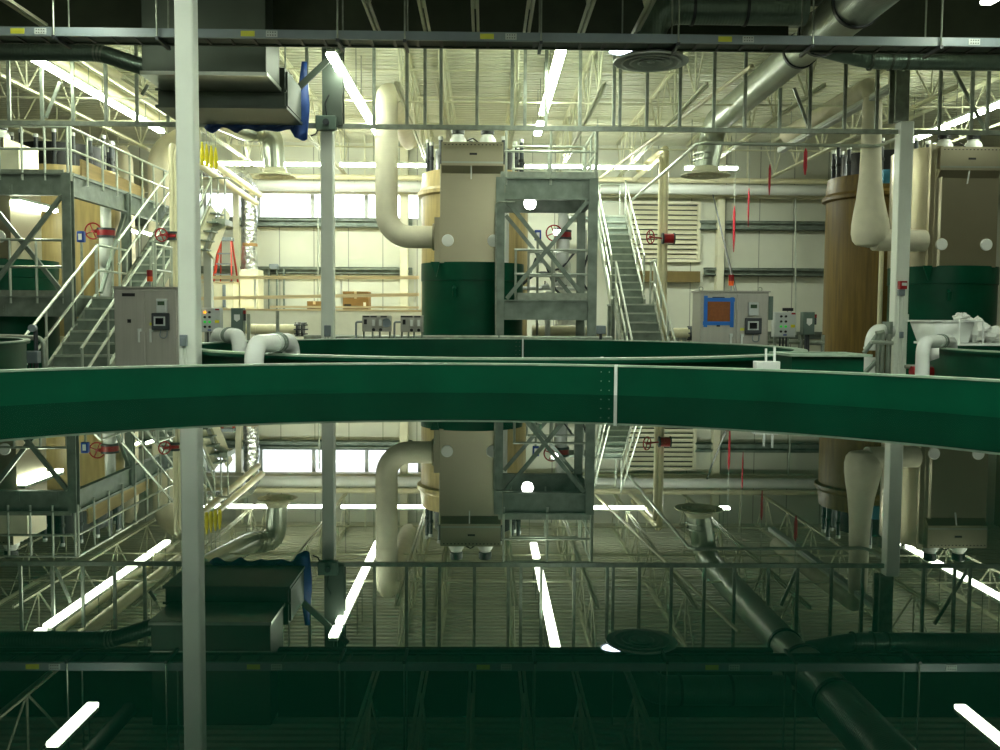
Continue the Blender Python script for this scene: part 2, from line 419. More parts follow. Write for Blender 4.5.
# ------------------------------------------------------------------ roof joists
JB = 1.6+3.75; JT = 6.33
webmesh = {}
def joist(X, ya, yb, label, group, m='joist'):
    key = (ya, yb)
    t = thing('roof_joist', label, 'roof joist', (X, ya, JB), group)
    if key not in webmesh:
        parts = []
        b = MB()
        for s in (-1, 1):
            b.box((X+s*.012, ya, JB), (X+s*.05, yb, JB+.008)); b.box((X+s*.012, ya, JB+.008), (X+s*.02, yb, JB+.06))
        parts.append(b.build('bottom_chord', m, t))
        b = MB()
        for s in (-1, 1):
            b.box((X+s*.012, ya, JT-.008), (X+s*.06, yb, JT)); b.box((X+s*.012, ya, JT-.07), (X+s*.02, yb, JT-.008))
        parts.append(b.build('top_chord', m, t))
        L = yb-ya; np_ = max(2, round(L/1.75)); st = L/np_
        for k in range(np_):
            y0 = ya+k*st; ym = y0+st/2; y1 = y0+st
            for (p, q) in (((X, y0, JT-.04), (X, ym, JB+.03)), ((X, ym, JB+.03), (X, y1, JT-.04)), ((X, ym, JB+.03), (X, ym, JT-.04))):
                parts.append(MB().tube([p, q], .017, 6).build('web_bar', m, t))
        webmesh[key] = parts
    else:
        for o in webmesh[key]:
            c = o.copy(); col.objects.link(c); c.parent = t; c.matrix_parent_inverse.identity()
    return t
xs = [-9.6, -7.75, -5.8, -3.75, -1.45, -.79, .52, 1.9, 3.55, 5.45, 7.6, 9.9]
for i, X in enumerate(xs):
    joist(X, 15.5, 26.1, '%s from the left of the cream open-web roof joists over the bright rear bay' % ORDS[i], 'roof joists over the rear bay')
fx = [-7.75, -5.8, -1.45, -.79, -.15, .52, 1.24, 1.95]
for i, X in enumerate(fx):
    joist(X, 5.2, 12.85, '%s from the left of the shaded roof joists nearer than the hanger frame' % ORDS[i], 'roof joists over the front bay')
# deep dark bulkhead, added to shade the front bay roof just behind the cable tray, notched for the air handler and the spiral duct
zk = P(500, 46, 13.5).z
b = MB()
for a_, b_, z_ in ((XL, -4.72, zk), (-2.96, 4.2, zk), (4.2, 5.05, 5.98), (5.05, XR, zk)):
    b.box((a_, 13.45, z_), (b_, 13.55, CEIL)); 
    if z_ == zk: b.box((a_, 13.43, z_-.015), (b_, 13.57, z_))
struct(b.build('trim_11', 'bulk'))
# cross bridging bars under the deck
for i, (Y, z) in enumerate(((17.3, 5.42), (19.3, 5.42), (21.9, 5.42), (18.2, 6.2), (20.4, 6.2))):
    b = MB().tube([(-10.2, Y, z+.02), (10.2, Y, z+.02)], .018, 6).build('bridging_bar', 'joist')
    tag(b, ['lower cream bridging bar across the joists nearest the hanger frame', 'lower cream bridging bar across the middle of the rear joists', 'lower cream bridging bar across the joists nearest the back wall',
            'high cream bridging bar close under the deck, nearer one', 'high cream bridging bar close under the deck, farther one'][i], 'bracing bar', 'bridging bars across the joists')

# hanger frame: bottom bar with vertical studs
YF = 15.3
fr = thing('hanger_frame', 'long steel hanger frame of thin studs and one bottom bar crossing under the ceiling', 'frame', (0, YF, 4.6))
pl = P(-80, 126.5, YF); pr = P(1080, 133, YF)
zb = (P(300, 127, YF).z+P(700, 129, YF).z)/2
MB().box((-9.4, YF-.03, zb-.035), (9.8, YF+.03, zb+.035)).build('bottom_bar', 'galv', fr)
MB().box((-9.4, YF-.05, 6.22), (9.8, YF+.05, 6.33)).build('top_bar', 'galv', fr)
used = []
for px in (9, 42, 73, 106, 137, 168, 213, 224, 274, 307, 341, 374, 407, 425, 441, 477, 512, 525, 546, 580, 614, 620, 647, 680, 714, 745, 780, 810, 845, 877, 940, 972, 988):
    x = P(px, 100, YF).x
    if any(abs(x-o) < .09 for o in (c2x, c3x)) or any(abs(x-jx) < .0 for jx in xs): continue
    MB().box((x-.025, YF-.02, zb+.035), (x+.025, YF+.02, 5.27 if px == 780 else 6.22)).build('stud', 'galv', fr)
for (a, b_) in (((794, 88), (809, 128)), ((954, 70), (986, 132)), ((60, 82), (46, 118)), ((148, 85), (142, 95))):
    MB().beam(P(*a, YF+.06), P(*b_, YF+.06), .03, .05).build('diagonal_brace', 'galv', fr)
MB().beam(P(294, 92, 15.0), P(346, 43, 15.05), .05, .09).build('diagonal_brace', 'dcol', fr)

# ------------------------------------------------------------------ cable tray
YT = 12.0
zt0 = (P(250, 32, YT).z+P(750, 33, YT).z)/2
t = thing('cable_tray', 'long grey ladder cable tray crossing the whole photo near the top', 'cable tray', (0, YT, zt0))
def rail(Y): return MB().box((-7.2, Y-.012, zt0-.105), (7.4, Y+.012, zt0)).box((-7.2, Y+.012, zt0-.012), (7.4, Y+.03, zt0)).box((-7.2, Y+.012, zt0-.105), (7.4, Y+.03, zt0-.093))
rail(YT).build('side_rail', 'grey', t); rail(YT+.34).build('side_rail', 'dcol', t)  # rear rail gets a darker colour in place of shade
MB().box((-7.2, YT+.03, zt0-.085), (7.4, YT+.328, zt0-.08)).build('shade_plate', 'dcol', t)  # dark sheet added as the shade inside the tray
for k in range(49):
    x = -7.0+k*.292
    MB().box((x-.02, YT+.03, zt0-.1), (x+.02, YT+.34-.012, zt0-.086)).build('rung', 'black', t)
for px in (41, 272, 511, 748, 974):
    x = P(px, 36, YT).x; sp = MB().box((x-.07, YT-.02, zt0-.09), (x+.07, YT-.012, zt0-.015))
    spo = sp.build('splice_plate', 'lgrey', t)
    bo = MB()
    for dx in (-.045, -.015, .015, .045):
        for dz in (-.07, -.035): bo.box((x+dx-.006, YT-.026, zt0+dz-.006), (x+dx+.006, YT-.02, zt0+dz+.006))
    bo.build('bolt_row', 'dgrey', spo)
for px in (18, 248, 487, 725):
    x = P(px, 35, YT).x
    MB().box((x-.085, YT-.015, zt0-.085), (x+.085, YT-.012, zt0-.02)).build('warning_sticker', 'ylabel', t, label='yellow sticker on the tray side')
for px in (55, 158, 338, 405, 541, 678, 812, 940):
    x = P(px, 30, YT).x
    MB().beam((x, YT-.06, zt0-.13), (x, YT+.42, zt0-.13), .04, .04).build('hanger_bracket', 'dgrey', t)
    for yy in (YT-.04, YT+.4): MB().tube([(x, yy, zt0-.15), (x, yy, CEIL)], .012, 6).build('hanger_rod', 'galv', t)

# ------------------------------------------------------------------ fluorescent lights
def fluor(label, p, q, group, lit=True, rods=True, shade=False, lm='lamp'):
    p, q = V(p), V(q); t = thing('fluorescent_light', label, 'light', (p+q)/2, group)
    d = (q-p).normalized(); up = V((0, 0, 1))
    MB().beam(p+up*.075, q+up*.075, .14, .05).build('housing', 'white', t)
    if shade:  # wings added to keep light off the front ceiling
        sd = d.cross(up).normalized()
        m_ = MB()
        for k in (-1, 1): m_.beam(p+up*.06+sd*k*.14, q+up*.06+sd*k*.14, .16, .01, up=up+sd*k*.5)
        m_.build('reflector', 'white', t)
    b = MB().beam(p+up*.02, q+up*.02, .15, .06)
    b.build('lens', ('lampf' if shade else lm) if lit else 'lgrey', t, bevel=.02, label=None if lit else 'unlit lens')
    if rods:
        for w in (.12, .88):
            c = p.lerp(q, w); MB().tube([c+up*.1, V((c.x, c.y, CEIL))], .008, 6).build('hanger_rod', 'galv', t)
    return t
HL = 1.6+3.83
def rowY(X, segs, names, group, lit=True):
    for (a, b), nm in zip(segs, names): fluor(nm, (X, a, HL), (X, b, HL), group, lit)
G = 'fluorescent lights running away from the camera'
rowY(-6.85, ((13.9, 14.6), (14.75, 17.0), (17.05, 19.2), (19.35, 20.4)),
     ('short stretch of the left lit strip light, nearest the cable tray', 'long lit strip light at upper left, its nearer half', 'long lit strip light at upper left, its farther half', 'short lit strip light at the far end of the upper left row'), G)
rowY(-2.3, ((14.3, 14.75), (14.95, 17.3), (17.35, 20.4)),
     ('short lit strip beside the shade-dark upper section of the middle column', 'lit strip light just right of the middle column, its nearer half', 'lit strip light ending behind the white canvas duct'), G)
rowY(1.07, ((13.6, 15.9), (15.95, 18.3), (19.1, 20.3)),
     ('lit strip light at top centre, its nearer half', 'lit strip light at top centre, its farther half', 'short lit strip at the lower end of the top centre row'), G)
rowY(9.15, ((14.6, 16.7), (16.75, 18.9), (19.0, 20.7)),
     ('lit strip light at upper right, at the right edge of the photo', 'lit strip light at upper right above the stainless tower', 'lit strip light just right of the right-hand column'), G)
rowY(-4.9, ((10.6, 11.75),), ('short lit strip light at the top left, nearer than the cable tray',), G)
rowY(6.05, ((10.4, 11.7),), ('lit strip light at the top right corner, nearer than the cable tray',), G)
fluor('long unlit strip light fitting slanting behind the spiral duct at right', (6.6, 15.6, HL-.1), (6.6, 21.5, HL-.1), 'fluorescent lights running away from the camera', lit=False)
YB = 23.0; zb_ = 1.6+3.58
bl = [(197, 250), (252, 328), (340, 378), (395, 430), (525, 588), (590, 650), (685, 737)]
bn = ['behind the nearest column', 'above the window left of the middle column', 'just right of the middle column', 'just right of the white canvas duct', 'over the top platform right of the central tower', 'over the top of the right staircase', 'beside the far ceiling diffuser at right']
for (a, b), nm in zip(bl, bn):
    xa, xb = P(a, 168, YB).x, P(b, 168, YB).x
    fluor('crosswise strip light near the back wall, '+nm, (xa, YB, zb_), (xb, YB, zb_), 'crosswise strip lights near the back wall', lm='lampb')

for X, nm in ((-4.9, 'left'), (.6, 'middle'), (6.05, 'right')):  # added unseen lamp rows that light the front column and tank wall
    for k in range(5):
        fluor('%s added unseen strip light from the camera end, %s row over the foreground tank' % (ORDS[k], nm), (X, -4.6+k*2.5, HL), (X, -2.2+k*2.5, HL), 'added strip lights over the foreground tank', shade=True)
# high bay lamp beside front diffuser
p = P(622, 50, 13.2)
t = thing('high_bay_lamp', 'small bright dome lamp beside the round ceiling diffuser', 'light', p)
MB().lathe([(.02, .12), (.06, .11), (.1, .07), (.19, -.02), (.185, -.025), (.09, .06), (.02, .1)], p, 20).build('reflector', 'lgrey', t)
MB().lathe([(0, -.04), (.08, -.03), (.16, -.015), (.15, .01), (0, .03)], p, 16).build('bulb', 'bay', t)
MB().tube([p+V((0, 0, .1)), (p.x, p.y, CEIL)], .012, 6).build('hanger_rod', 'galv', t)

# ------------------------------------------------------------------ ducts
def diffuser(parent, c, R, neck, h=.16):
    b = MB()
    b.lathe([(neck, h), (neck*1.1, h*.75), (R*.6, h*.45), (R, 0), (R, -.02), (R*.93, -.015), (R*.75, .03), (neck*.9, .06)], c, 36)
    d = b.build('diffuser', 'cream', parent, label='round stepped ceiling diffuser')
    for f in (.72, .48, .25):
        MB().lathe([(R*f, -.03), (R*f+.03, -.025), (R*f-.1*R, .05), (R*f-.1*R-.02, .045), (R*f, -.03)], c, 32).build('diffuser_ring', 'cream', d)
    MB().lathe([(0, -.02), (R*.1, -.015), (R*.08, .05), (0, .05)], c, 20).build('diffuser_ring', 'cream', d)
    return d
# front diffuser with its duct
c = P(651, 61, 12.75); z_h = P(700, 9, 12.75).z
t = thing('duct_with_diffuser', 'dark round ceiling diffuser on a short duct hanging behind the cable tray', 'duct', c)
MB().lathe([(.2, .28), (.22, .12), (.42, .04), (.49, 0), (.49, -.02), (.45, -.02), (.34, .04), (.2, .08)], c, 40).build('diffuser', 'lgrey', t)
for f in (.37, .26, .15): MB().lathe([(f, -.035), (f+.03, -.03), (f-.035, .035), (f-.06, .03), (f, -.035)], c, 32).build('diffuser_ring', 'lgrey', t)
MB().lathe([(0, -.03), (.055, -.02), (.04, .03), (0, .03)], c, 20).build('diffuser_ring', 'lgrey', t)
path = fillet([c+V((0, 0, .1)), V((c.x, c.y, z_h)), V((4.2, 12.75, z_h))], .35, 8)
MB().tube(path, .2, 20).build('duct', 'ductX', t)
for w in (2.7, 3.4): MB().lathe([(.2, -.02), (.215, -.02), (.215, .02), (.2, .02)], (w, 12.75, z_h), 24, 'X').build('joint_ring', 'dgrey', t)
# large spiral duct running back to a diffuser
XD, HD = 4.62, 1.6+3.95
YD = 19.5; cd = P(705.5, 175, YD)
t = thing('spiral_duct', 'large silver spiral duct slanting down from the top right to a round diffuser', 'duct', (XD, 14, HD))
XD2 = cd.x
MB().tube(fillet([V((XD, 13.35, HD)), V((XD, YD, HD)), V((XD2, YD, cd.z+.05))], .42, 8), .245, 24).build('duct', 'ductY', t)
MB().tube([(XD, 9.0, HD), (XD, 13.35, HD)], .3, 24).build('duct', 'ductY', t)
for y_ in (12.05, 13.35, 14.2): 
    r = .3 if y_ < 13.4 else .245
    MB().lathe([(r-.02, -.035), (r+.02, -.035), (r+.02, .035), (r-.02, .035), (r-.02, -.035)], (XD, y_, HD), 28, 'Y').build('joint_ring', 'dgrey', t, label='dark coupling ring')
for zz in (cd.z+.3, cd.z+.42): MB().lathe([(.24, -.015), (.258, -.015), (.258, .015), (.24, .015)], (XD2, YD, zz), 24).build('joint_ring', 'duct', t)
diffuser(t, cd, .5, .25)
# right crosswise duct
za = P(930, 61, 13.4).z
t = thing('round_duct', 'dark green-grey round duct running off the right edge below the cable tray', 'duct', (7, 13.4, za))
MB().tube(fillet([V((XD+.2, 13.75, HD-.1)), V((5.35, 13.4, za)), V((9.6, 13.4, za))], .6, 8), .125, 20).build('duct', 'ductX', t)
for px in (870, 890, 905): 
    x = P(px, 61, 13.4).x; MB().lathe([(.125, -.015), (.14, -.015), (.14, .015), (.125, .015)], (x, 13.4, za), 24, 'X').build('joint_ring', 'ahu', t)
# left crosswise duct joining the air handler
zl = P(60, 52.5, 13.3).z
t = thing('round_duct', 'dark round duct entering from the left edge and bending into the air handler', 'duct', (-6, 13.3, zl))
pth = fillet([V((-8.6, 13.3, zl)), V((P(100, 52, 13.3).x, 13.3, zl)), P(146, 68, 13.3)], .5, 6)
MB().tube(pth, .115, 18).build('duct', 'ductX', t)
for k in (2, 4, 6): 
    d = (pth[k+1]-pth[k-1]).normalized(); MB().tube([pth[k]-d*.012, pth[k]+d*.012], .125, 18).build('joint_ring', 'duct', t)
# ceiling pipes upper left
for X, h, r, lb in ((-7.06, 4.2, .1, 'cream ceiling pipe running back above the upper left strip light'), (-6.5, 4.15, .11, 'cream ceiling pipe with an upturned near end right of the upper left strip light')):
    if X < -7: pp = [(X, 14, 1.6+h), (X, 21.2, 1.6+h)]
    else: pp = fillet([(X, 15.1, CEIL), (X, 15.1, 1.6+h), (X, 21.2, 1.6+h)], .25)
    o = MB().tube(pp, r, 14).build('ceiling_pipe', 'creampipe'); tag(o, lb, 'pipe', 'cream ceiling pipes at upper left')
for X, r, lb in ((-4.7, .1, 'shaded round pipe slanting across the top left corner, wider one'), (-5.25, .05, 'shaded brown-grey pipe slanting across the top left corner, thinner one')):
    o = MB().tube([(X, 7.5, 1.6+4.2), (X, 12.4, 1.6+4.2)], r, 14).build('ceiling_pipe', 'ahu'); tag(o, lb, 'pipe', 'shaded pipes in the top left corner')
# duct with elbow and diffuser at back left
cb = P(275, 176, 21)
t = thing('elbow_duct', 'silver segmented elbow duct ending in a round diffuser left of the middle column', 'duct', cb)
a = P(196, 108, 18.6); b1 = P(245, 131, 20.4); 
pth = fillet([a, b1+V((0.0, .25, .04)), V((cb.x-.05, 21, P(275, 131, 21).z)), cb+V((0, 0, .1))], .7, 7)
MB().tube(pth, .225, 22).build('duct', 'duct', t, angle=12)
for k in (5, 7, 9, 11, 13): 
    d = (pth[k+1]-pth[k-1]).normalized(); MB().tube([pth[k]-d*.015, pth[k]+d*.015], .238, 22).build('joint_ring', 'duct', t)
diffuser(t, cb, .44, .24)

# white canvas-wrapped ducts
def canvas_duct(label, delta=0.0):
    X = P(386.5, 180, 17.1).x+delta
    t = thing('insulated_duct', label, 'duct', (X, 17.1, 3))
    zt = 1.6+4.0; zl = P(410, 237, 17.1).z
    MB().tube(fillet([V((X, 22, zt)), V((X, 17.1, zt)), V((X, 17.1, zl)), V((-.86+delta-.08, 17.1, zl))], .42, 8), .2, 22).build('duct_wrap', 'canvas', t)
    for (p, q) in (((X, 17.1, 4.75), (X, 17.1, 4.77)), ((X, 17.1, 3.6), (X, 17.1, 3.615)), ((X, 17.1, 3.9), (X, 17.1, 3.915))):
        MB().tube([p, q], .207, 22).build('wrap_seam', 'canvas', t)
    MB().lathe([(.2, 0), (.24, 0), (.24, .03), (.2, .03)], (-.86+delta-.09, 17.1, zl), 22, 'X').build('end_flange', 'steel', t)
    return t
canvas_duct('white canvas-wrapped duct dropping and bending into the central tower')
# right flared one
X = P(871, 150, 16.5).x
t = thing('insulated_duct', 'white wrapped duct flaring out like a boot in front of the brown tank', 'duct', (X, 16.5, 3))
zz = [P(871, y, 16.5).z for y in (92, 110, 185, 215, 235, 248)]
pts = [V((X, 16.5, z)) for z in zz]; pts[3].x += .02; pts[4].x += .04
rings = MB()
rs = [(.17, .17), (.165, .165), (.17, .17), (.3, .24), (.36, .27), (.24, .2)]
vs = []
for p_, (ra, rb) in zip(pts, rs):
    for j in range(24):
        a_ = 2*pi*j/24; vs.append(p_+V((ra*math.cos(a_), rb*math.sin(a_), 0)))
fs = [(i*24+j, i*24+(j+1) % 24, (i+1)*24+(j+1) % 24, (i+1)*24+j) for i in range(5) for j in range(24)]+[tuple(range(23, -1, -1)), tuple(range(120, 144))]
rings.add(vs, fs); 
MB_ = rings.build('duct_wrap', 'canvas', t, angle=60, sub=1)
MB().tube([V((X+.1, 16.5, P(900, 240, 16.5).z)), V((7.66, 16.62, P(900, 240, 16.5).z))], .19, 20).build('duct_branch', 'canvas', t)
MB().tube(fillet([V((X, 16.5, zz[0]-.1)), V((X, 16.5, zz[0]+.12)), V((X-.05, 21.0, zz[0]+.12))], .3, 6), .165, 20).build('duct_wrap', 'canvas', t)
# beige ducts at the back left
xb, zb2 = XZ(160, 200, 22)
o = MB().tube(fillet([P(186, 138, 22), P(160, 152, 22), V((xb, 22, 0))], .5, 8), .27, 22).build('insulated_duct', 'canvas')
tag(o, 'beige elbow duct behind the left stair, left of the nearest column', 'duct')
o = MB().tube(fillet([P(118, 150, 22.6), P(124, 160, 22.6), V((P(127, 200, 22.6).x, 22.6, 0))], .4, 8), .2, 22).build('insulated_duct', 'canvas')
tag(o, 'beige duct rising behind the black pipes at the left platform', 'duct')
# foil duct
p0 = P(249.5, 270, 25.2)
pts = [p0, P(249, 245, 25.2), P(249.5, 215, 25.2), P(248, 200, 25.2), P(251, 188, 25.0), P(244, 177, 24.4), P(228, 171, 24.0), P(186, 169, 24.0)]
t = thing('foil_duct', 'crinkled silver foil duct standing on a cream cabinet by the back windows', 'duct', p0)
MB().tube(pts, [.22, .2, .21, .19, .18, .17, .17, .17], 20).build('duct', 'foil', t)
p = P(249.5, 245, 25.2); MB().tube([p-V((0, 0, .04)), p+V((0, 0, .04))], .208, 20).build('tape_band', 'card', t, label='brown tape band around the foil')

# ------------------------------------------------------------------ air handler + tarp
t = thing('air_handler', 'big boxy sheet metal air handler hanging at upper left above the nearest column', 'air handler', (-4, 13.5, 4.5))
x0, z0 = XZ(142, 75, 13.0); x1, z1 = XZ(266, 75, 13.0)
b = MB().box((x0, 13.0, z0+.05), (x1, 13.85, 6.28))
b.build('plenum', 'ahu', t, bevel=.01)
MB().box((x0-.02, 12.97, z0), (x1+.02, 13.88, z0+.05)).build('bottom_frame', 'duct', t)
for zc in (z0+.42,):
    MB().box((x0-.01, 12.985, zc), (x1+.01, 13.0, zc+.03)).build('panel_seam', 'duct', t)
x2, z2 = XZ(158, 105, 13.9); x3, z3 = XZ(285, 105, 13.9)
MB().box((x2, 13.9, z2), (x3, 15.0, z2+.55)).build('casing', 'ahu', t, bevel=.01)
b = MB().box((x2-.03, 13.87, z2-.04), (x3+.03, 15.05, z2)).box((x2-.03, 13.87, z2+.2), (x3+.03, 13.9, z2+.23))
b.build('bottom_frame', 'ahu', t)
MB().box((x3, 13.95, z2+.02), (x3+.03, 14.95, z2+.5)).build('filter_door', 'ahu', t)
for xx in (x2+.2, x3-.2): MB().tube([(xx, 14.9, z2+.55), (xx, 14.9, CEIL)], .014, 6).build('hanger_rod', 'galv', t)
# tarp: wrinkled sheet along the casing's bottom and hanging at its right
rows = []
xa = P(205, 115, 15.08).x; xb = P(308, 115, 15.08).x
for i in range(30):
    w = i/29; x = xa+(xb-xa)*w; row = []
    top = P(290, 62, 15.08).z if w > .86 else z2-.0
    if w > .86: top = z2+(P(300, 62, 15.1).z-z2)*min(1, (w-.86)/.06)
    bot = z2-.12-.03*math.sin(9*w*pi)-(.12 if w > .86 else .02*math.sin(23*w))
    for j in range(10):
        v = j/9; z = top+(bot-top)*v
        row.append(V((x+.02*math.sin(v*7+i), 15.09+.03*math.sin(i*1.3+v*3)+.02*math.sin(v*9), z)))
    rows.append(row)
o = MB().grid(rows).build('tarpaulin', 'tarp', solid=.008); tag(o, 'blue tarpaulin draped off the rear right corner of the air handler', 'tarp')

# ------------------------------------------------------------------ towers (stainless box on green base) and tan tanks behind
CX, CY = -.24, 17.4
def tower(label, wrap=False):
    t = thing('filter_tower', label, 'tower', (CX, CY, 0), 'stainless towers on green bases')
    zg = 2.55; ztop = 4.59
    MB().lathe([(.92, 0), (.92, zg-.32), (.935, zg-.31), (.935, zg), (.9, zg), (.0, zg-.01)], (CX, CY, 0), 56).build('base_vessel', 'green', t)
    MB().box((CX-.56, 16.6, zg-.02), (CX+.56, 17.75, ztop-.36)).build('casing', 'steel', t, bevel=.008)
    # hood: stepped out with sloped underside
    b = MB().prism([(16.6, ztop-.52), (16.49, ztop-.4), (16.49, ztop), (17.75, ztop), (17.75, ztop-.36), (16.6, ztop-.36)], 'X', CX-.53, CX+.53)
    h = b.build('hood', 'steel', t)
    MB().box((CX-.05, 16.484, ztop-.22), (CX+.08, 16.491, ztop-.185)).build('hood_slot', 'black', h)
    MB().box((CX-.53, 16.486, ztop-.36), (CX+.53, 16.492, ztop-.33)).build('hood_trim', 'duct', h)
    for k in range(16):
        MB().box((CX-.48+k*.064, 16.484, ztop-.055), (CX-.455+k*.064, 16.491, ztop-.04)).build('vent_hole', 'black', h)
    MB().beam((CX-.02, 16.5, ztop-.4), (CX-.02, 16.56, ztop-.62), .02, .02).build('painted_highlight', 'paper', t)  # white sliver standing in for a glossy highlight on the steel
    for s in (-.42, .37):
        MB().lathe([(0, -.02), (.095, -.02), (.105, -.01), (.105, .01), (0, .01)], (CX+s, 16.59, zg+.37), 24, 'Y').build('port_cover', 'paper', t, label='round white port cover')
    for s in (-.26, .26):
        p = (CX+s, 16.95, ztop)
        f = MB().lathe([(.145, 0), (.15, .1), (.12, .16), (.1, .17), (.1, .2), (0, .2)], p, 24).build('fan_housing', 'pvc', t)
        MB().lathe([(.1, .2), (.115, .21), (.115, .32), (.1, .34), (0, .34)], p, 20).build('motor', 'black', f)
    for yy in (16.72, 16.95):
        MB().box((CX-.66, yy, zg+.0), (CX-.56, yy+.02, zg+.78)).build('side_flange', 'steel', t)
    MB().prism([(CX-.72, zg), (CX-.56, zg), (CX-.62, zg-.26)], 'Y', 16.6, 16.64).build('bracket', 'green', t)
    MB().tube([(CX-.3, 16.52, zg-.44), (CX-.3, 16.46, zg-.47), (CX-.3, 16.47, zg-.6)], .035, 10).build('nozzle', 'green', t)
    MB().tube(fillet([(CX-.1, 16.95, ztop+.1), (CX+.0, 16.9, ztop+.14), (CX+.12, 16.9, ztop+.05)], .05), .012, 6).build('motor_cable', 'black', t)
    if wrap:
        MB().lathe([(.94, zg), (.94, 4.62), (.9, 4.62), (.9, zg), (.94, zg)], (CX, CY, 0), 40, a0=.6*pi, a1=1.34*pi).build('side_wrap', 'steel', t, label='curved stainless skin beside the casing')
        MB().box((CX-.64, 16.62, zg), (CX-.56, 16.7, 4.66)).build('corner_post', 'steel', t)
    return t
tw = tower('central tower with stainless casing and two fans on a green round base')
tw2 = tower('stainless-cased tower on a green base at the right edge of the photo', wrap=True)
tw2.location.x += 8.62
dup(tw, (-8.5, 0, 0), 'stainless-cased tower on a green base behind the left platform')
TX, TY, TR = -.23, 19.8, 1.13
def tan_tank(label, m):
    t = thing('fibreglass_tank', label, 'tank', (TX, TY, 0), 'tall fibreglass tanks topped with black pipes')
    zf = 4.08
    MB().lathe([(TR-.03, 0), (TR-.03, zf), (0, zf)], (TX, TY, 0), 56).build('tank_body', m, t)
    MB().lathe([(TR-.03, zf-.06), (TR+.05, zf-.03), (TR+.05, zf+.04), (TR, zf+.1), (TR-.02, zf+.1)], (TX, TY, 0), 56).build('flange', m, t)
    MB().lathe([(TR-.02, zf+.05), (TR-.02, zf+.2), (TR-.05, zf+.42), (0, zf+.42)], (TX, TY, 0), 56).build('tank_head', m, t)
    for k in range(18):
        a = 2*pi*k/18+.1; r = TR-.16; x, y = TX+r*math.cos(a), TY+r*math.sin(a); h = .62+.06*math.sin(k*2.3)
        p = MB().tube([(x, y, zf+.4), (x, y, zf+.4+h)], .04, 10).build('vent_pipe', 'dgrey', t)
        MB().lathe([(.046, 0), (.05, .03), (.045, .07), (0, .075)], (x, y, zf+.4+h-.02), 10).build('cap', 'pvc', p)
        MB().tube([(x, y, zf+.66), (x, y, zf+.72)], .055, 10).build('union', 'black', p)
    MB().lathe([(TR-.32, zf+.42), (TR-.32, zf+.9), (0, zf+.9)], (TX, TY, 0), 40).build('manifold', 'black', t)
    return t
tt = tan_tank('tan fibreglass tank with black pipes half hidden behind the central tower', 'tan')
tb = tan_tank('tall amber brown fibreglass tank beside the right-hand column', 'brown'); tb.location.x += 8.45
MB().tube([(TX-.45, TY-1.15, .5), (TX-.45, TY-1.15, 2.95)], .045, 10).build('level_pipe', 'creampipe', tb)
dup(tt, (-8.45, 0, 0), 'tan fibreglass tank behind the stairs of the left platform')
x, z = XZ(889, 177, 16.0)
o = MB().box((x-.09, 18.3, z+.1), (x+.14, 18.4, z+.35)).build('pipe_sleeve', 'skyblue')
# ^ attached to the brown tank: a strip of blue film
o.parent = None; o.location = V((P(888, 183, 18.42).x, 18.42, P(888, 183, 18.42).z)); tag(o, 'scrap of pale blue film stuck to the brown tank just left of the column', 'film')

# ------------------------------------------------------------------ stairs, platforms, rails
def hrail(parent, p, q, h, n, r=.022, name='handrail', tail=0):
    """sloping or level rail: top and mid tube plus posts"""
    p, q = V(p), V(q); up = V((0, 0, 1))
    b = MB()
    for f in (1, .52): b.tube([p+up*h*f, q+up*h*f], r, 8)
    o = b.build(name, 'rail', parent)
    for k in range(n):
        w = p.lerp(q, (k+.04)/(n-1+.08) if n > 1 else .5); MB().tube([w-up*.12, w+up*h], r, 8).build('post', 'rail', o)
    return o
def stair(label, x0, x1, ya, za, yb, zb, n, group='galvanized steel stairs', rails=(True, True), back=.0):
    t = thing('staircase', label, 'stairs', ((x0+x1)/2, (ya+yb)/2, za))
    st = (yb-ya)/n; rs = (zb-za)/n
    for k in range(n):
        y = ya+k*st; z = za+(k+1)*rs
        b = MB().box((x0, y-.02, z-.03), (x1, y+st, z)).box((x0, y-.02+.01, z-rs+.005), (x1, y+.01, z-.03))
        tr = b.build('tread', 'galvd', t)
        MB().box((x0, y-.035, z-.03), (x1, y-.02, z+.004)).build('nosing', 'rail', tr)
    for x in (x0-.03, x1+.03):
        b = MB().prism([(ya-.12, za), (ya-.12, za+.12), (yb, zb+.1), (yb, zb-.22), (ya+.12, za)], 'X', x-.025, x+.025)
        b.build('stringer', 'galv', t)
    for x, f in zip((x0-.03, x1+.03), rails):
        if f: hrail(t, (x, ya, za+rs), (x, yb, zb), .9, 4)
    return t
def xbrace(parent, x0, x1, Y, z0, z1):
    MB().beam((x0, Y, z0), (x1, Y, z1), .06, .07).build('cross_brace', 'galvd', parent)
    MB().beam((x0, Y+.07, z1), (x1, Y+.07, z0), .06, .07).build('cross_brace', 'galvd', parent)
def hcol(parent, x, y, z1, w=.15):
    b = MB().box((x-w/2, y-w/2, .02), (x+w/2, y-w/2+.015, z1)).box((x-w/2, y+w/2-.015, .02), (x+w/2, y+w/2, z1)).box((x-.008, y-w/2+.015, .02), (x+.008, y+w/2-.015, z1))
    b.box((x-w*.8, y-w*.8, 0), (x+w*.8, y+w*.8, .02)); b.build('column', 'galvd', parent)
def channel(parent, a, b, zt, hgt, name='beam'):
    """beam between two floor points, top at zt"""
    a = V((*a, zt-hgt/2)); b = V((*b, zt-hgt/2)); up = V((0, 0, 1))
    m_ = MB().beam(a, b, .03, hgt); m_.beam(a+up*(hgt/2-.012), b+up*(hgt/2-.012), .11, .024); m_.beam(a-up*(hgt/2-.012), b-up*(hgt/2-.012), .11, .024)
    return m_.build(name, 'galvd', parent)
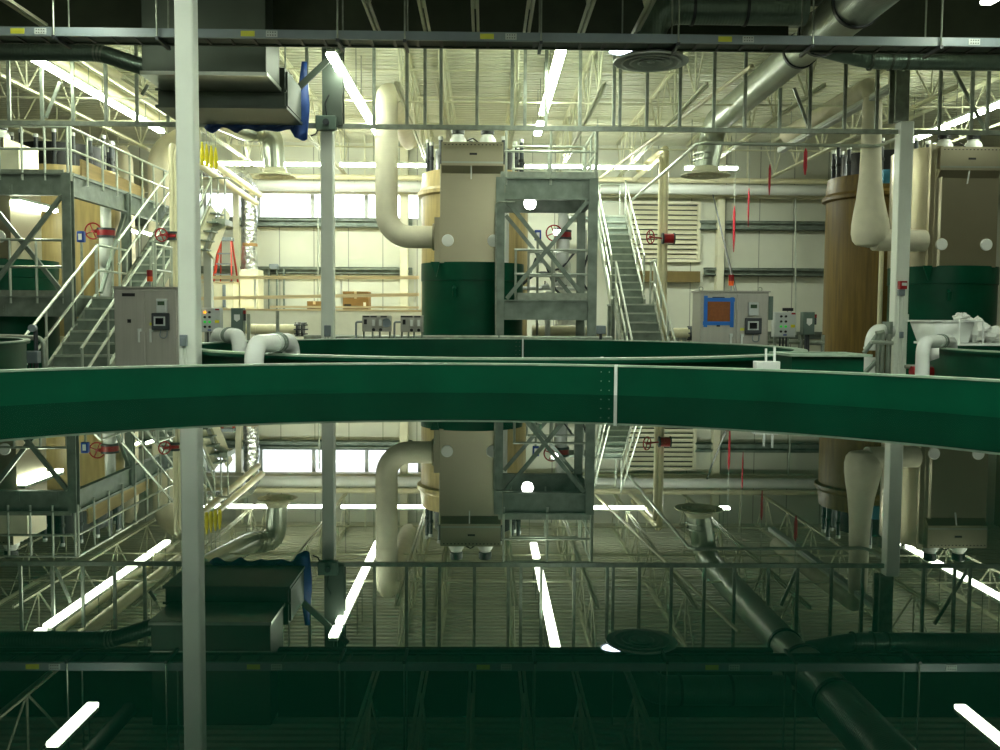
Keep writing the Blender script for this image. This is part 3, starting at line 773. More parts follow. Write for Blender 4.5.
def plate(parent, pos, Y):
    x, z = pos; b = MB().box((x-.05, Y-.012, z-.09), (x+.05, Y, z+.09))
    for dz in (-.05, 0, .05): b.box((x-.012, Y-.022, z+dz-.012), (x+.012, Y-.012, z+dz+.012))
    b.build('bolt_plate', 'galvd', parent)
PY = 16.3
ZT = P(550, 178, PY).z; ZTb = P(550, 200, PY).z; ZL = P(550, 300, PY).z; ZLb = P(550, 320, PY).z
# central platform
ax, bx2 = P(500, 250, PY).x, P(592.5, 250, PY).x
t = thing('access_platform', 'two-level galvanized steel platform with cross braces right of the central tower', 'platform', ((ax+bx2)/2, 17.3, 0), 'galvanized access platforms')
for x in (ax, bx2):
    for y in (PY, PY+2.0): hcol(t, x, y, ZT)
for (zt, h) in ((ZT, ZT-ZTb), (ZL, ZL-ZLb)):
    channel(t, (ax+.08, PY), (bx2-.08, PY), zt, h); channel(t, (ax+.08, PY+2.0), (bx2-.08, PY+2.0), zt, h)
    channel(t, (bx2, PY+.09), (bx2, PY+1.91), zt, h)
MB().box((ax+.16, PY+.06, ZT), (bx2+.05, PY+2.05, ZT+.03)).build('deck', 'galvd', t)
MB().box((.76, PY+.06, ZL), (bx2+.05, PY+2.05, ZL+.03)).build('deck', 'galvd', t)
for y_ in (PY+.7, PY+1.35): MB().box((ax+.2, y_-.03, ZT-.14), (bx2-.06, y_+.03, ZT)).build('joist', 'galvd', t)
MB().box((ax+.3, PY-.025, ZL), (bx2-.08, PY-.005, ZL+.12)).build('kick_plate', 'galv', t)
MB().box((ax, PY-.025, ZT), (bx2+.07, PY-.005, ZT+.1)).build('kick_plate', 'galv', t)
xbrace(t, ax+.12, bx2-.1, PY-.03, ZL+.02, ZTb-.02)
xbrace(t, ax+.14, bx2-.1, PY+2.0, ZL+.05, ZTb-.05)
for px, n_ in ((529, 0), (586, 0)):
    x, z = XZ(px, 190, PY); plate(t, (x-.03, z), PY-.025)
x, z = XZ(505, 312, PY)
hrail(t, (P(503, 180, PY).x+.02, PY-.02, ZT), (bx2+.06, PY-.02, ZT), P(550, 127.5, PY).z-ZT, 3, name='guard_rail')
hrail(t, (bx2+.06, PY, ZT), (bx2+.06, PY+2.0, ZT), .88, 3, name='guard_rail')
hrail(t, (ax+.25, PY+2.0, ZT), (bx2+.06, PY+2.0, ZT), .88, 3, name='guard_rail')
hrail(t, (P(514, 300, PY+.3).x, PY+.3, ZL), (bx2, PY+.3, ZL), P(550, 250, PY+.3).z-ZL, 3, name='guard_rail')
hrail(t, (.8, PY+2.0, ZL), (bx2, PY+2.0, ZL), .95, 3, name='guard_rail')
MB().tube(fillet([P(496, 335, 16.1), P(496, 202, 16.1), P(515, 202, 16.1)], .06), .018, 8).build('conduit', 'galv', t)
# left platform
lx = P(69, 250, PY).x; lx0 = lx-1.9
t = thing('access_platform', 'two-level galvanized steel platform with cross braces at the left edge of the photo', 'platform', (lx-.9, 17.3, 0), 'galvanized access platforms')
for x, y in ((lx0, PY), (lx, PY), (lx, PY+2.6), (lx, PY+5.4)): hcol(t, x, y, ZT)
for (zt, h) in ((ZT, ZT-ZTb), (ZL, ZL-ZLb)):
    channel(t, (lx0+.08, PY), (lx-.08, PY), zt, h)
    channel(t, (lx, PY+.09), (lx, PY+2.5), zt, h)
channel(t, (lx, PY+2.7), (lx, PY+5.3), ZT, ZT-ZTb)
MB().box((lx-.8, PY+.06, ZT), (lx+.05, PY+1.8, ZT+.03)).box((lx-.36, PY+1.8, ZT), (lx+.05, PY+5.4, ZT+.03)).build('deck', 'galvd', t)
MB().box((lx-.62, PY+.06, ZL), (lx+.05, PY+2.0, ZL+.03)).build('deck', 'galvd', t)
MB().box((lx0+.1, PY-.025, ZL), (lx-.05, PY-.005, ZL+.1)).build('kick_plate', 'galv', t)
MB().box((lx0+.1, PY-.025, ZT), (lx-.05, PY-.005, ZT+.06)).build('kick_plate', 'galv', t)
xbrace(t, lx0+.5, lx-.1, PY-.03, ZL+.02, ZTb-.02)
MB().beam((lx, PY+2.5, ZTb-.05), (lx, PY+1.3, ZL+.1), .06, .06).build('cross_brace', 'galvd', t)
gh = P(50, 127, PY).z-ZT
hrail(t, (lx0, PY-.02, ZT), (lx+.03, PY-.02, ZT), gh, 6, name='guard_rail')
hrail(t, (lx+.05, PY, ZT), (lx+.05, PY+5.4, ZT), gh, 9, name='guard_rail')
hrail(t, (lx0, PY-.02, ZL), (lx-.08, PY-.02, ZL), .95, 5, name='guard_rail')
hrail(t, (lx+.05, PY+1.0, ZL), (lx+.05, PY+2.5, ZL), .95, 3, name='guard_rail')
for px in (10, 50): plate(t, XZ(px, 190, PY), PY-.025)
for px in (4, 50): plate(t, XZ(px, 310, PY), PY-.025)
# left stairs
stair('lower flight of galvanized stairs left of the stainless cabinet', -6.85, -5.95, 14.0, 0, 17.0, ZL, 10)
stair('upper flight of galvanized stairs climbing behind the left stainless cabinet', -6.85, -6.27, 18.0, ZL, 21.2, ZT, 12)
t = thing('stair_landing', 'steel landing between the two flights of the left stairs', 'landing', (-6.4, 17.5, 0))
MB().box((-6.95, 17.05, ZL-.04), (-5.85, 17.95, ZL)).build('deck', 'galvd', t)
for x in (-6.9, -5.9):
    for y in (17.1, 17.9): MB().box((x-.04, y-.04, 0), (x+.04, y+.04, ZL-.04)).build('leg', 'galvd', t)
hrail(t, (-5.87, 17.05, ZL), (-5.87, 17.95, ZL), .95, 3, name='guard_rail')
# centre right stairs
stair('lower flight of galvanized stairs between the central platform and the right cabinet', 2.82, 3.58, 17.9, 0, 20.4, ZL, 10)
stair('long upper flight of galvanized stairs right of the central platform', 2.83, 3.5, 21.2, ZL, 24.3, 4.17, 13)
t = thing('stair_landing', 'steel landing between the two flights right of the central platform', 'landing', (3.2, 20.8, 0))
MB().box((2.7, 20.45, ZL-.04), (3.68, 21.15, ZL)).build('deck', 'galvd', t)
for x in (2.75, 3.63):
    for y in (20.5, 21.1): MB().box((x-.04, y-.04, 0), (x+.04, y+.04, ZL-.04)).build('leg', 'galvd', t)
hrail(t, (3.66, 20.45, ZL), (3.66, 21.15, ZL), .95, 2, name='guard_rail')
t = thing('stair_landing', 'railed top landing of the right staircase by the back wall', 'landing', (3.0, 24.8, 0))
MB().box((1.9, 24.35, 4.11), (3.6, 25.3, 4.17)).build('deck', 'galvd', t)
for x in (1.98, 3.52): MB().box((x-.05, 25.15, 0), (x+.05, 25.25, 4.11)).build('leg', 'galvd', t)
hrail(t, (1.95, 25.28, 4.17), (3.55, 25.28, 4.17), .95, 4, name='guard_rail')
hrail(t, (1.95, 24.38, 4.17), (2.75, 24.38, 4.17), .95, 3, name='guard_rail')
# stair end right of the nearest column
t = thing('staircase', 'grey stair end with a small top landing seen just right of the nearest column', 'stairs', P(208, 330, 20.8))
a_, b_ = P(196, 254, 20.2), P(213, 209, 20.8)
for dx in (0, .16): MB().beam(a_+V((dx, .5*bool(dx), 0)), b_+V((dx, .5*bool(dx), 0)), .06, .24).build('stringer', 'cream', t)
for k in range(5):
    w = a_.lerp(b_, (k+.5)/5); MB().box((w.x, w.y-.1, w.z-.02), (w.x+.2, w.y+.3, w.z+.01)).build('tread', 'galvd', t)
q0 = P(210, 219, 20.8); q1 = P(226, 228, 20.8)
MB().box((q0.x, 20.7, q0.z-.12), (q1.x, 21.35, q0.z)).build('deck', 'galv', t)
MB().beam(P(212, 231, 20.8), P(225, 224, 20.8), .08, .1).build('bracket', 'galv', t)
for px in (211, 218, 225): MB().tube([P(px, 222, 20.75), P(px, 178, 20.75)], .02, 8).build('post', 'rail', t)
MB().tube([P(209, 178, 20.75), P(227, 178, 20.75)], .022, 8).build('guard_rail', 'rail', t)
MB().tube([P(197, 212, 20.3), P(211, 178, 20.75)], .022, 8).build('handrail', 'rail', t)
MB().tube([P(197, 232, 20.3), P(211, 198, 20.75)], .022, 8).build('handrail', 'rail', t)
x = P(208.5, 260, 20.9).x
MB().box((x-.08, 20.8, 0), (x+.08, 20.95, q0.z-.12)).build('column', 'lgrey', t)
# plywood by left platform rail
a_ = P(63, 170, PY+.6); 
o = MB().prism([(PY+.55, ZT+.04), (PY+.55, ZT+.33), (PY+3.6, ZT+.24), (PY+3.6, ZT+.04)], 'X', lx-.02, lx+.01).build('plywood_board', 'ply')
tag(o, 'plywood board standing on edge behind the left platform guard rail', 'board')
o = MB().box((lx-1.85, PY+.08, ZT+.05), (lx-.85, PY+.14, ZT+.42)).build('white_panel', 'cream')
tag(o, 'cream sheet panel standing on the left platform behind its front rail', 'panel')
# horizontal galvanized handrail pipes near the floor
for (pa, pb, Y, lb) in (((304, 337), (498, 337.5), 15.9, 'grey pipe rail running low across the foot of the central tower'), ((500, 337.5), (612, 338.5), 15.9, 'grey pipe rail running low under the central platform')):
    a_, b_ = P(*pa, Y), P(*pb, Y); t = thing('pipe_rail', lb, 'rail', ((a_.x+b_.x)/2, Y, 0), 'low grey pipe rails')
    MB().tube([a_, b_], .035, 10).build('pipe', 'galv', t)
    for w in (.1, .5, .9):
        c = a_.lerp(b_, w); MB().tube([c, (c.x, c.y, 0)], .03, 8).build('post', 'galv', t)
a_, b_ = P(-20, 336, 13.6), P(43, 338, 13.6)
o = MB().tube(fillet([a_, b_, V((b_.x+.05, b_.y, 0))], .1), .035, 10).build('pipe_rail', 'galv'); tag(o, 'grey pipe rail turning down at the left, beside the left tank', 'rail')
t = thing('junction_post', 'grey junction box on a dark post at the left beside the pipe rail', 'junction box', P(34, 350, 12.6).xy.to_3d())
p = P(32.5, 328, 12.6); MB().tube([(p.x+.04, 12.6, 0), (p.x+.04, 12.6, p.z)], .028, 8).build('post', 'dgrey', t)
MB().lathe([(0, -.03), (.05, -.03), (.05, .03), (0, .03)], (p.x+.02, 12.56, p.z), 14, 'Y').build('round_sensor', 'grey', t)
x0, z0 = XZ(26.5, 363, 12.5); x1, z1 = XZ(39, 351, 12.5)
MB().box((x0, 12.45, z0), (x1, 12.56, z1)).build('box', 'grey', t, bevel=.008)
for d in (.03, .07, .11): MB().tube([(x0+d, 12.5, z0), (x0+d, 12.5, 0)], .01, 6).build('conduit', 'black', t)

# ------------------------------------------------------------------ control cabinets
def cabinet(label, X0, X1, Y, zt, mid, disp, right=False):
    D = .55; t = thing('control_cabinet', label, 'control cabinet', ((X0+X1)/2, Y+D/2, 0), 'stainless control cabinets')
    MB().box((X0, Y, 0), (X1, Y+D, zt)).build('body', 'steelcab', t, bevel=.008)
    MB().box((X0-.02, Y-.03, zt), (X1+.02, Y+D, zt+.02)).build('drip_edge', 'steelcab', t)
    for k, (a, b) in enumerate(((X0+.02, mid-.012), (mid+.012, X1-.02))):
        d = MB().box((a, Y-.025, .08), (b, Y-.002, zt-.03)).build('door', 'steelcab', t, bevel=.006)
        hx = b-.07 if k == 0 else a+.07; hz = disp[0]
        MB().box((hx-.018, Y-.06, hz-.01), (hx+.03, Y-.025, hz+.035)).box((hx-.014, Y-.065, hz-.16), (hx+.014, Y-.045, hz+.02)).build('handle', 'pvc', d, bevel=.004, label='white lever handle')
        if k == 1:
            x, z = disp[1]; m_ = MB().box((x-.075, Y-.075, z-.1), (x+.075, Y-.025, z+.1)).build('controller', 'lgrey', d, bevel=.012, label='pale grey controller with small screen')
            MB().box((x-.05, Y-.08, z+.01), (x+.045, Y-.075, z+.065)).build('screen', 'lcd', m_)
            x, z = disp[2]; m_ = MB().box((x-.125, Y-.075, z-.12), (x+.12, Y-.025, z+.12)).build('operator_panel', 'dgrey', d, bevel=.012, label='dark operator panel with screen')
            MB().box((x-.09, Y-.08, z-.06), (x+.07, Y-.075, z+.07)).build('screen_frame', 'lgrey', m_)
            MB().box((x-.065, Y-.084, z-.04), (x+.045, Y-.08, z+.05)).build('screen', 'hmi', m_)
            MB().tube(fillet([(x, Y-.05, z-.12), (x-.02, Y-.06, z-.22), (x+.08, Y-.06, z-.24), (x+.09, Y-.05, z-.13)], .04), .008, 6).build('cable', 'grey', m_)
            MB().box((a+.05, Y-.03, hz+.08), (a+.11, Y-.025, hz+.12)).build('warning_label', 'ylabel', d)
        else:
            c = (a+b)/2
            MB().box((c-.1, Y-.032, zt-.12), (c+.08, Y-.025, zt-.075)).build('nameplate', 'black', d)
            z = disp[3]; MB().box((c-.03, Y-.034, z-.025), (c+.02, Y-.025, z+.025)).build('key_plug', 'black', d)
    return t
Yc = 13.5; x0 = P(114.5, 330, Yc).x; x1 = P(178.5, 330, Yc).x; zt = P(146, 288, Yc).z; md = P(146, 330, Yc).x
dsp = (P(145, 331, Yc).z, XZ(163, 306, Yc), XZ(162, 321.5, Yc), P(129, 321, Yc).z)
cabL = cabinet('stainless two-door control cabinet just left of the nearest column', x0, x1, Yc, zt, md, dsp)
def beacon(cab, p):
    b = MB().tube([p, p+V((0, 0, .08))], .012, 8).build('beacon_stem', 'grey', cab)
    MB().lathe([(.04, .08), (.04, .15), (0, .15)], p, 16).build('orange_lens', 'orange', b)
    MB().lathe([(.04, .15), (.042, .24), (0, .245)], p, 16).build('red_lens', 'red', b)
p = P(150, 288, Yc+.2); beacon(cabL, V((p.x, p.y, zt+.02)))
Yc = 14.0; x0 = P(700, 330, Yc).x; x1 = P(768, 330, Yc).x; zt = P(735, 292, Yc).z; md = P(735.5, 330, Yc).x
dsp = (P(735, 336, Yc).z, XZ(752.5, 309, Yc), XZ(752.5, 326, Yc), P(718, 325, Yc).z)
cabR = cabinet('stainless two-door control cabinet with a blue-taped brown board on its left door', x0, x1, Yc, zt, md, dsp)
bx0, bz0 = XZ(706.5, 322, Yc-.03); bx1, bz1 = XZ(731, 301, Yc-.03)
cb_ = MB().box((bx0, Yc-.034, bz0), (bx1, Yc-.026, bz1)).build('cork_board', 'cork', cabR)
w = .045
b = MB().box((bx0-w, Yc-.038, bz1-.01), (bx1+w+.01, Yc-.034, bz1+w)).box((bx0-w-.01, Yc-.038, bz0-w), (bx1+w, Yc-.034, bz0+.01)).box((bx0-w, Yc-.037, bz0-w-.03), (bx0+.01, Yc-.034, bz1+w+.03)).box((bx1-.01, Yc-.037, bz0-w-.03), (bx1+w, Yc-.034, bz1+w+.01))
b.build('masking_tape', 'tape', cb_)
p = P(731, 292, Yc+.2); beacon(cabR, V((p.x, p.y, zt+.02)))
for xx in (x0+.06, x1-.06):
    q = []
    for k in range(11): q.append(V((xx+.03*math.cos(2*pi*k/10), Yc+.25, zt+.05+.03*math.sin(2*pi*k/10))))
    MB().tube(q, .008, 6).build('lifting_eye', 'galv', cabR)
MB().box((x1, Yc+.1, P(770, 320, Yc).z), (x1+.1, Yc+.3, P(770, 296, Yc).z)).build('side_box', 'ggreen', cabR, bevel=.006)
tube_ = MB().tube([P(736, 292, Yc+.3), P(716, 208, 24), P(713, 195, 25)], .02, 6).build('cable_drop', 'dgrey'); tag(tube_, 'thin dark cable rising from the right cabinet to the pipes at the back', 'cable')

# small wall panels on strut stands
def panelbox(label, a, b, Y, mm, D=.16, group=None, kind='buttons'):
    x0, z0 = XZ(a[0], b[1], Y); x1, z1 = XZ(b[0], a[1], Y); w = x1-x0; h = z1-z0
    t = thing('push_button_station' if kind == 'buttons' else 'disconnect_switch', label, 'control panel' if kind == 'buttons' else 'electrical switch', ((x0+x1)/2, Y+.1, 0), group)
    MB().box((x0, Y, z0), (x1, Y+D, z1)).build('enclosure', mm, t, bevel=.008)
    MB().box((x0+.012, Y-.012, z0+.012), (x1-.012, Y, z1-.012)).build('door', mm, t, bevel=.005)
    if kind == 'buttons':
        for i in range(4):
            for j in range(2):
                px_ = x0+w*(.3+.22*j); pz = z1-h*(.18+.2*i)
                mmm = 'gled' if i == 2 else ('oled' if (i == 0 and j == 0 and a[0] < 400) else 'black')
                MB().lathe([(0, -.02), (.018, -.02), (.02, 0), (0, 0)], (px_, Y-.012, pz), 12, 'Y').build('button', mmm, t)
        MB().box((x0+w*.78, Y-.015, z1-h*.1), (x0+w*.97, Y-.012, z1-h*.03)).build('red_label', 'red', t)
        MB().box((x0+w*.76, Y-.015, z0+h*.38), (x0+w*.96, Y-.012, z0+h*.5)).build('yellow_label', 'yellow', t)
        MB().box((x0+w*.42, Y-.015, z0+h*.06), (x0+w*.58, Y-.012, z0+h*.11)).build('maker_plate', 'blue', t)
    else:
        MB().prism([(x0+w*.28, z0+h*.72), (x0+w*.75, z0+h*.72), (x0+w*.75, z0+h*.5), (x0+w*.5, z0+h*.4), (x0+w*.28, z0+h*.5)], 'Y', Y-.016, Y-.012).build('notice', 'paper', t)
        l = MB().box((x1, Y+.02, z0+h*.45), (x1+.035, Y+.06, z0+h*.75)).build('lever', 'dgrey', t)
        MB().box((x1, Y+.01, z0+h*.75), (x1+.035, Y+.06, z0+h*.9)).build('lever_grip', 'red', l)
    for xx in (x0+w*.2, x0+w*.8): MB().box((xx-.02, Y+D, 0), (xx+.02, Y+D+.04, z0+h*.9)).build('strut', 'galv', t)
    for xx in (.35, .5, .65): MB().tube([(x0+w*xx, Y+D/2, z0), (x0+w*xx, Y+D/2, .02)], .014, 6).build('conduit', 'dgrey', t)
    return t
panelbox('light grey push-button panel right of the nearest column', (199, 308), (220, 332), 14.2, 'lgrey', group='push-button panels')
panelbox('grey-green disconnect switch right of the left push-button panel', (231, 308), (243, 331), 14.6, 'ggreen', group='disconnect switches', kind='sw')
tp = panelbox('light grey push-button panel right of the right stainless cabinet', (774, 312), (796, 337), 15.0, 'lgrey', group='push-button panels')
panelbox('grey-green disconnect switch left of the brown tank', (803, 312), (815, 335), 15.0, 'ggreen', group='disconnect switches', kind='sw')
a_, b_ = P(766, 341, 15.3), P(824, 343, 15.3)
t = thing('strut_rack', 'galvanized strut rack behind the right push-button panel', 'rack', ((a_.x+b_.x)/2, 15.3, 0))
MB().tube([a_, b_], .04, 8).build('crossbar', 'galv', t)
for px in (768, 800, 823): MB().tube([P(px, 335, 15.3), V((P(px, 335, 15.3).x, 15.3, 0))], .03, 8).build('post', 'galv', t)
x, z = XZ(788, 309.5, 15.28); MB().box((x-.085, 15.27, z-.025), (x+.085, 15.3, z+.025)).build('nameplate', 'black', t)
MB().tube([(x, 15.3, z), (x, 15.3, 1.0)], .012, 6).build('post', 'galv', t)

# flow instrument panels at centre
def flowpanel(label, a, b, Y, gauges):
    x0, z0 = XZ(a[0], b[1], Y); x1, z1 = XZ(b[0], a[1], Y); w = x1-x0; h = z1-z0
    t = thing('flow_panel', label, 'instrument panel', ((x0+x1)/2, Y, 0), 'stainless flow instrument panels')
    MB().box((x0, Y, z0), (x1, Y+.12, z1)).build('backplate', 'steelcab', t, bevel=.008)
    for f in gauges[0]:
        g = MB().box((x0+w*f-.035, Y-.05, z0+h*.3), (x0+w*f+.035, Y, z0+h*.8)).build('flow_meter', 'steelcab', t, bevel=.005)
        MB().box((x0+w*f-.02, Y-.054, z0+h*.36), (x0+w*f+.02, Y-.05, z0+h*.74)).build('sight_glass', 'paper', g)
        MB().lathe([(0, -.06), (.025, -.06), (.025, 0), (0, 0)], (x0+w*f, Y, z0+h*.12), 12, 'Y').build('knob', 'black', g)
    for f in gauges[1]:
        MB().box((x0+w*f-.025, Y-.02, z0+h*.45), (x0+w*f+.02, Y, z0+h*.75)).build('switch', 'black', t)
    for f in gauges[2]:
        MB().lathe([(.07, -.03), (.075, 0), (0, 0), (0, -.02), (.06, -.02), (.07, -.03)], (x0+w*f, Y, z0+h*.55), 20, 'Y').build('dial_gauge', 'grey', t)
    for f in (.15, .4, .75): MB().box((x0+w*f-.05, Y-.004, z1-h*.12), (x0+w*f+.05, Y, z1-h*.03)).build('nameplate', 'black', t)
    for f in (.05, .35, .6, .95): MB().tube([(x0+w*f, Y+.06, z0), (x0+w*f, Y+.06, .0)], .015, 8).build('tubing', 'galvd', t)
    MB().tube(fillet([(x0, Y+.05, z0+h*.6), (x0-.1, Y+.05, z0+h*.6), (x0-.1, Y+.05, 0)], .03), .016, 8).build('tubing', 'grey', t)
    return t
flowpanel('left one of two stainless flow panels by the central tower base', (362, 315.5), (391, 331.5), 15.0, ((.41, .65), (.13,), (.85,)))
flowpanel('right one of two stainless flow panels, touching the green tower base', (400.5, 315.5), (423, 332), 15.0, ((.5, .82), (.17,), ()))

# ------------------------------------------------------------------ white siphon pipes
def siphon(label, pA, pB, top, r, zA, zB, name='siphon_pipe', clamp=True, m='pvc'):
    pA, pB = V((*pA, zA)), V((*pB, zB))
    t = thing(name, label, 'pipe', (pA+pB)/2, 'white siphon pipes over the tank rims')
    pth = fillet([pA, V((pA.x, pA.y, top)), V((pB.x, pB.y, top)), pB], r*1.75, 8)
    MB().tube(pth, r, 22).build('pipe', m, t)
    d = (V((pB.x, pB.y, 0))-V((pA.x, pA.y, 0))).normalized()
    for w, rr in ((.47, 1.06), (.57, 1.16), (.64, 1.16)):
        c = V((pA.x, pA.y, top)).lerp(V((pB.x, pB.y, top)), w); MB().tube([c-d*.012, c+d*.012], r*rr, 22).build('coupling_band', 'galvd' if rr > 1.1 else m, t)
    MB().tube([pA+V((0, 0, (top-pA.z)*.35)), pA+V((0, 0, (top-pA.z)*.35+.015))], r*1.03, 22).build('joint_band', m, t)
    return t
pa = P(254, 350, 7.55); pb_ = P(291.5, 350, 8.5)
siphon('big white U-shaped siphon pipe right behind the foreground tank rim', pa.xy, pb_.xy, P(265, 343.5, 7.8).z, .076, .0, 1.0)
pa = P(216.5, 340, 11.9); pb_ = P(239.5, 342, 10.9)
siphon('smaller white U-shaped siphon pipe on the middle tank rim beside the nearest column', pa.xy, pb_.xy, P(228, 335.5, 11.2).z, .085, .0, 1.0)
pa = P(923, 350, 10.5); pb_ = P(951, 350, 11.3)
siphon('white U-shaped siphon pipe at the right, hooked over the right tank rim', pa.xy, pb_.xy, P(935, 341.5, 10.9).z, .075, .0, 1.0)
# big elbow by right column
p = P(872, 360, 14.4); q = P(898, 332, 14.4)
t = thing('elbow_pipe', 'thick white elbow pipe with a brown band left of the right-hand column', 'pipe', (p.x, 14.4, 0))
MB().tube(fillet([V((p.x, 14.4, 0)), V((p.x, 14.4, q.z)), V((q.x+.02, 14.4+.4, q.z))], .24, 8), .12, 22).build('pipe', 'pvc', t)
zb3 = P(872, 353.5, 14.4).z; MB().tube([(p.x, 14.4, zb3-.05), (p.x, 14.4, zb3+.05)], .126, 22).build('brown_band', 'brown', t)
MB().tube([(p.x, 14.4, zb3+.07), (p.x, 14.4, zb3+.1)], .132, 22).build('coupling', 'pvc', t)
a_ = P(886, 330, 14.6); MB().box((a_.x-.02, 14.4, a_.z-.13), (a_.x+.02, 14.7, a_.z+.13)).build('flange', 'galvd', t)
t = thing('pipe_stand', 'galvanized tube stand with braces in front of the thick white elbow pipe', 'stand', (P(882, 360, 13.7).x, 13.7, 0))
for px in (878.5, 882.5, 889): MB().tube([V((P(px, 360, 13.7).x, 13.7, 0)), P(px, 334, 13.7)], .035, 10).build('upright', 'galv', t)
MB().tube([P(876, 333.5, 13.7), P(884, 332, 13.7)], .035, 10).build('crossbar', 'galv', t)
MB().tube([P(871, 342, 13.68), P(893, 343, 13.68)], .03, 10).build('crossbar', 'rail', t)
MB().tube([P(878, 334, 13.72), P(864, 353, 13.72)], .035, 10).build('brace', 'galvd', t)
MB().tube([P(879, 358, 13.72), P(864, 374, 13.72)], .035, 10).build('brace', 'galvd', t)

# valve below right siphon
p = P(918, 371, 11.2)
t = thing('pipe_valve', 'dark red valve low down below the right-hand siphon pipe', 'valve', (p.x, p.y, 0))
MB().tube([P(911, 371, 11.2), P(936, 372, 11.2)], .06, 14).build('body', 'red', t)
MB().tube([p, V((p.x, p.y, 0))], .05, 10).build('leg', 'red', t)
MB().tube([P(905, 366.5, 11.25), P(942, 367, 11.25)], .025, 8).build('stem', 'galv', t)

# float block on tank rim
x0, z0 = XZ(756.5, 374, 6.2); x1, z1 = XZ(780.5, 361.5, 6.2)
t = thing('float_block', 'white block with two upright rods behind the foreground tank rim at right', 'block', ((x0+x1)/2, 6.25, 0))
MB().box((x0, 6.2, z0), (x1, 6.29, z1)).build('block', 'pvc', t, bevel=.004)
for px in (766, 774.5): MB().tube([P(px, 362, 6.24), P(px, 347 if px > 770 else 348.5, 6.24)], .0085, 8).build('rod', 'pvc', t)
MB().box(((x0+x1)/2-.012, 6.23, 0), ((x0+x1)/2+.012, 6.26, z0)).build('support_post', 'galv', t)

# ------------------------------------------------------------------ white sheeting + bin on the right
def crumple(name, label, cx, Y, cz, w, h, d, seed, pts=None):
    rnd = random.Random(seed); m_ = MB(); nu, nv = 22, 12
    rows = []
    for i in range(nv+1):
        th = pi*i/nv; row = []
        for j in range(nu+1):
            ph = 2*pi*j/nu
            k = 1+.16*math.sin(3*ph+seed)+.12*math.sin(5*ph*1.0+2*th+seed*2)+.1*math.sin(7*th+ph*2)
            k = k if 0 < i < nv else 1
            row.append(V((cx+w/2*k*math.sin(th)*math.cos(ph), Y+d/2*k*math.sin(th)*math.sin(ph), max(cz-h*.0, cz+h/2+h/2*k*math.cos(th)))))
        rows.append(row)
    m_.grid(rows); o = m_.build(name, 'film', angle=25); return tag(o, label, 'plastic sheet', 'crumpled white sheets on the right tank')
zr = RIM+.02
Yw = 11.0
# bridge boards carrying them across the rim
a_ = P(935, 346, 11.9).x
brd = MB().box((a_, 11.5, zr), (9.9, 12.5, zr+.03)).build('cover_board', 'pvc'); tag(brd, 'pale cover board lying across the right tank under the white sheets', 'board')
x0, z0 = XZ(921, 336, 12.0); x1, z1 = XZ(961, 321, 12.0)
t = thing('plastic_bin', 'white flared plastic bin standing on the right tank cover', 'bin', ((x0+x1)/2, 12.0, zr+.03))
zz0 = zr+.03
b = MB()
lo = [(x0+.07, 11.75), (x1-.03, 11.75), (x1-.03, 12.25), (x0+.07, 12.25)]; hi = [(x0, 11.67), (x1, 11.67), (x1, 12.33), (x0, 12.33)]
vs = [(x, y, zz0) for x, y in lo]+[(x, y, z1) for x, y in hi]
b.add(vs, [(0, 1, 2, 3), (0, 4, 5, 1), (1, 5, 6, 2), (2, 6, 7, 3), (3, 7, 4, 0)])
b.build('bin_body', 'pvc', t, solid=.01)
b = MB().box((x0-.03, 11.64, z1-.012), (x1+.02, 11.68, z1+.01)).box((x0-.03, 12.32, z1-.012), (x1+.02, 12.36, z1+.01)).box((x0-.03, 11.68, z1-.012), (x0, 12.32, z1+.01)).box((x1-.01, 11.68, z1-.012), (x1+.02, 12.32, z1+.01)); b.build('lip', 'pvc', t)
for (px, py, w, h, d, s, lb) in ((975, 334, 26, 24, .5, 1, 'white crumpled sheet beside the white bin on the right tank'), (993, 335, 22, 16, .5, 4, 'white crumpled sheet at the right edge of the photo on the right tank'), (963, 322, 12, 8, .3, 9, 'small twisted white sheet on top of the bin edge')):
    c = P(px, py, 11.95)
    base = zz0 if s != 9 else z1+.0
    crumple('plastic_sheet', lb, c.x, 12.0, base, px2m(w, 12.0), px2m(h, 12.0), d, s)
p = P(934, 355, 10.6)
o = MB().add([P(929.5, 348, 10.6), P(939, 348, 10.6), P(939, 358, 10.6), P(929, 361.5, 10.6)], [(0, 1, 2, 3)]).build('rag', 'film', solid=.01); tag(o, 'grey-white cloth scrap hanging below the right siphon pipe', 'cloth')
# thin frame beside bin
t = thing('thin_frame', 'thin white tube frame standing between the bin and the crumpled sheet', 'frame', P(960, 345, 11.56).xy.to_3d()+V((0, 0, zr+.03)))
MB().tube([V((P(959.5, 345, 11.56).x, 11.56, zr+.03)), P(959.5, 320, 11.56), P(983, 321, 11.56), V((P(983, 345, 11.56).x, 11.56, zr+.03))], .012, 8).build('tube', 'pvc', t)

# ------------------------------------------------------------------ back-left mezzanine, rails, boxes, ladder
YM = 21.5
x0 = P(196, 320, YM).x; x1 = P(421, 320, YM).x; zm = P(300, 309, YM).z
t = thing('low_enclosure', 'white low wall enclosure with flat top behind the middle column', 'enclosure', ((x0+x1)/2, YM+1, 0))
MB().box((x0, YM, 0), (x1, YM+4.2, zm-.04)).build('wall', 'whitewall', t)
MB().box((x0-.02, YM-.02, zm-.04), (x1+.02, YM+4.2, zm)).build('top_board', 'lumber', t)
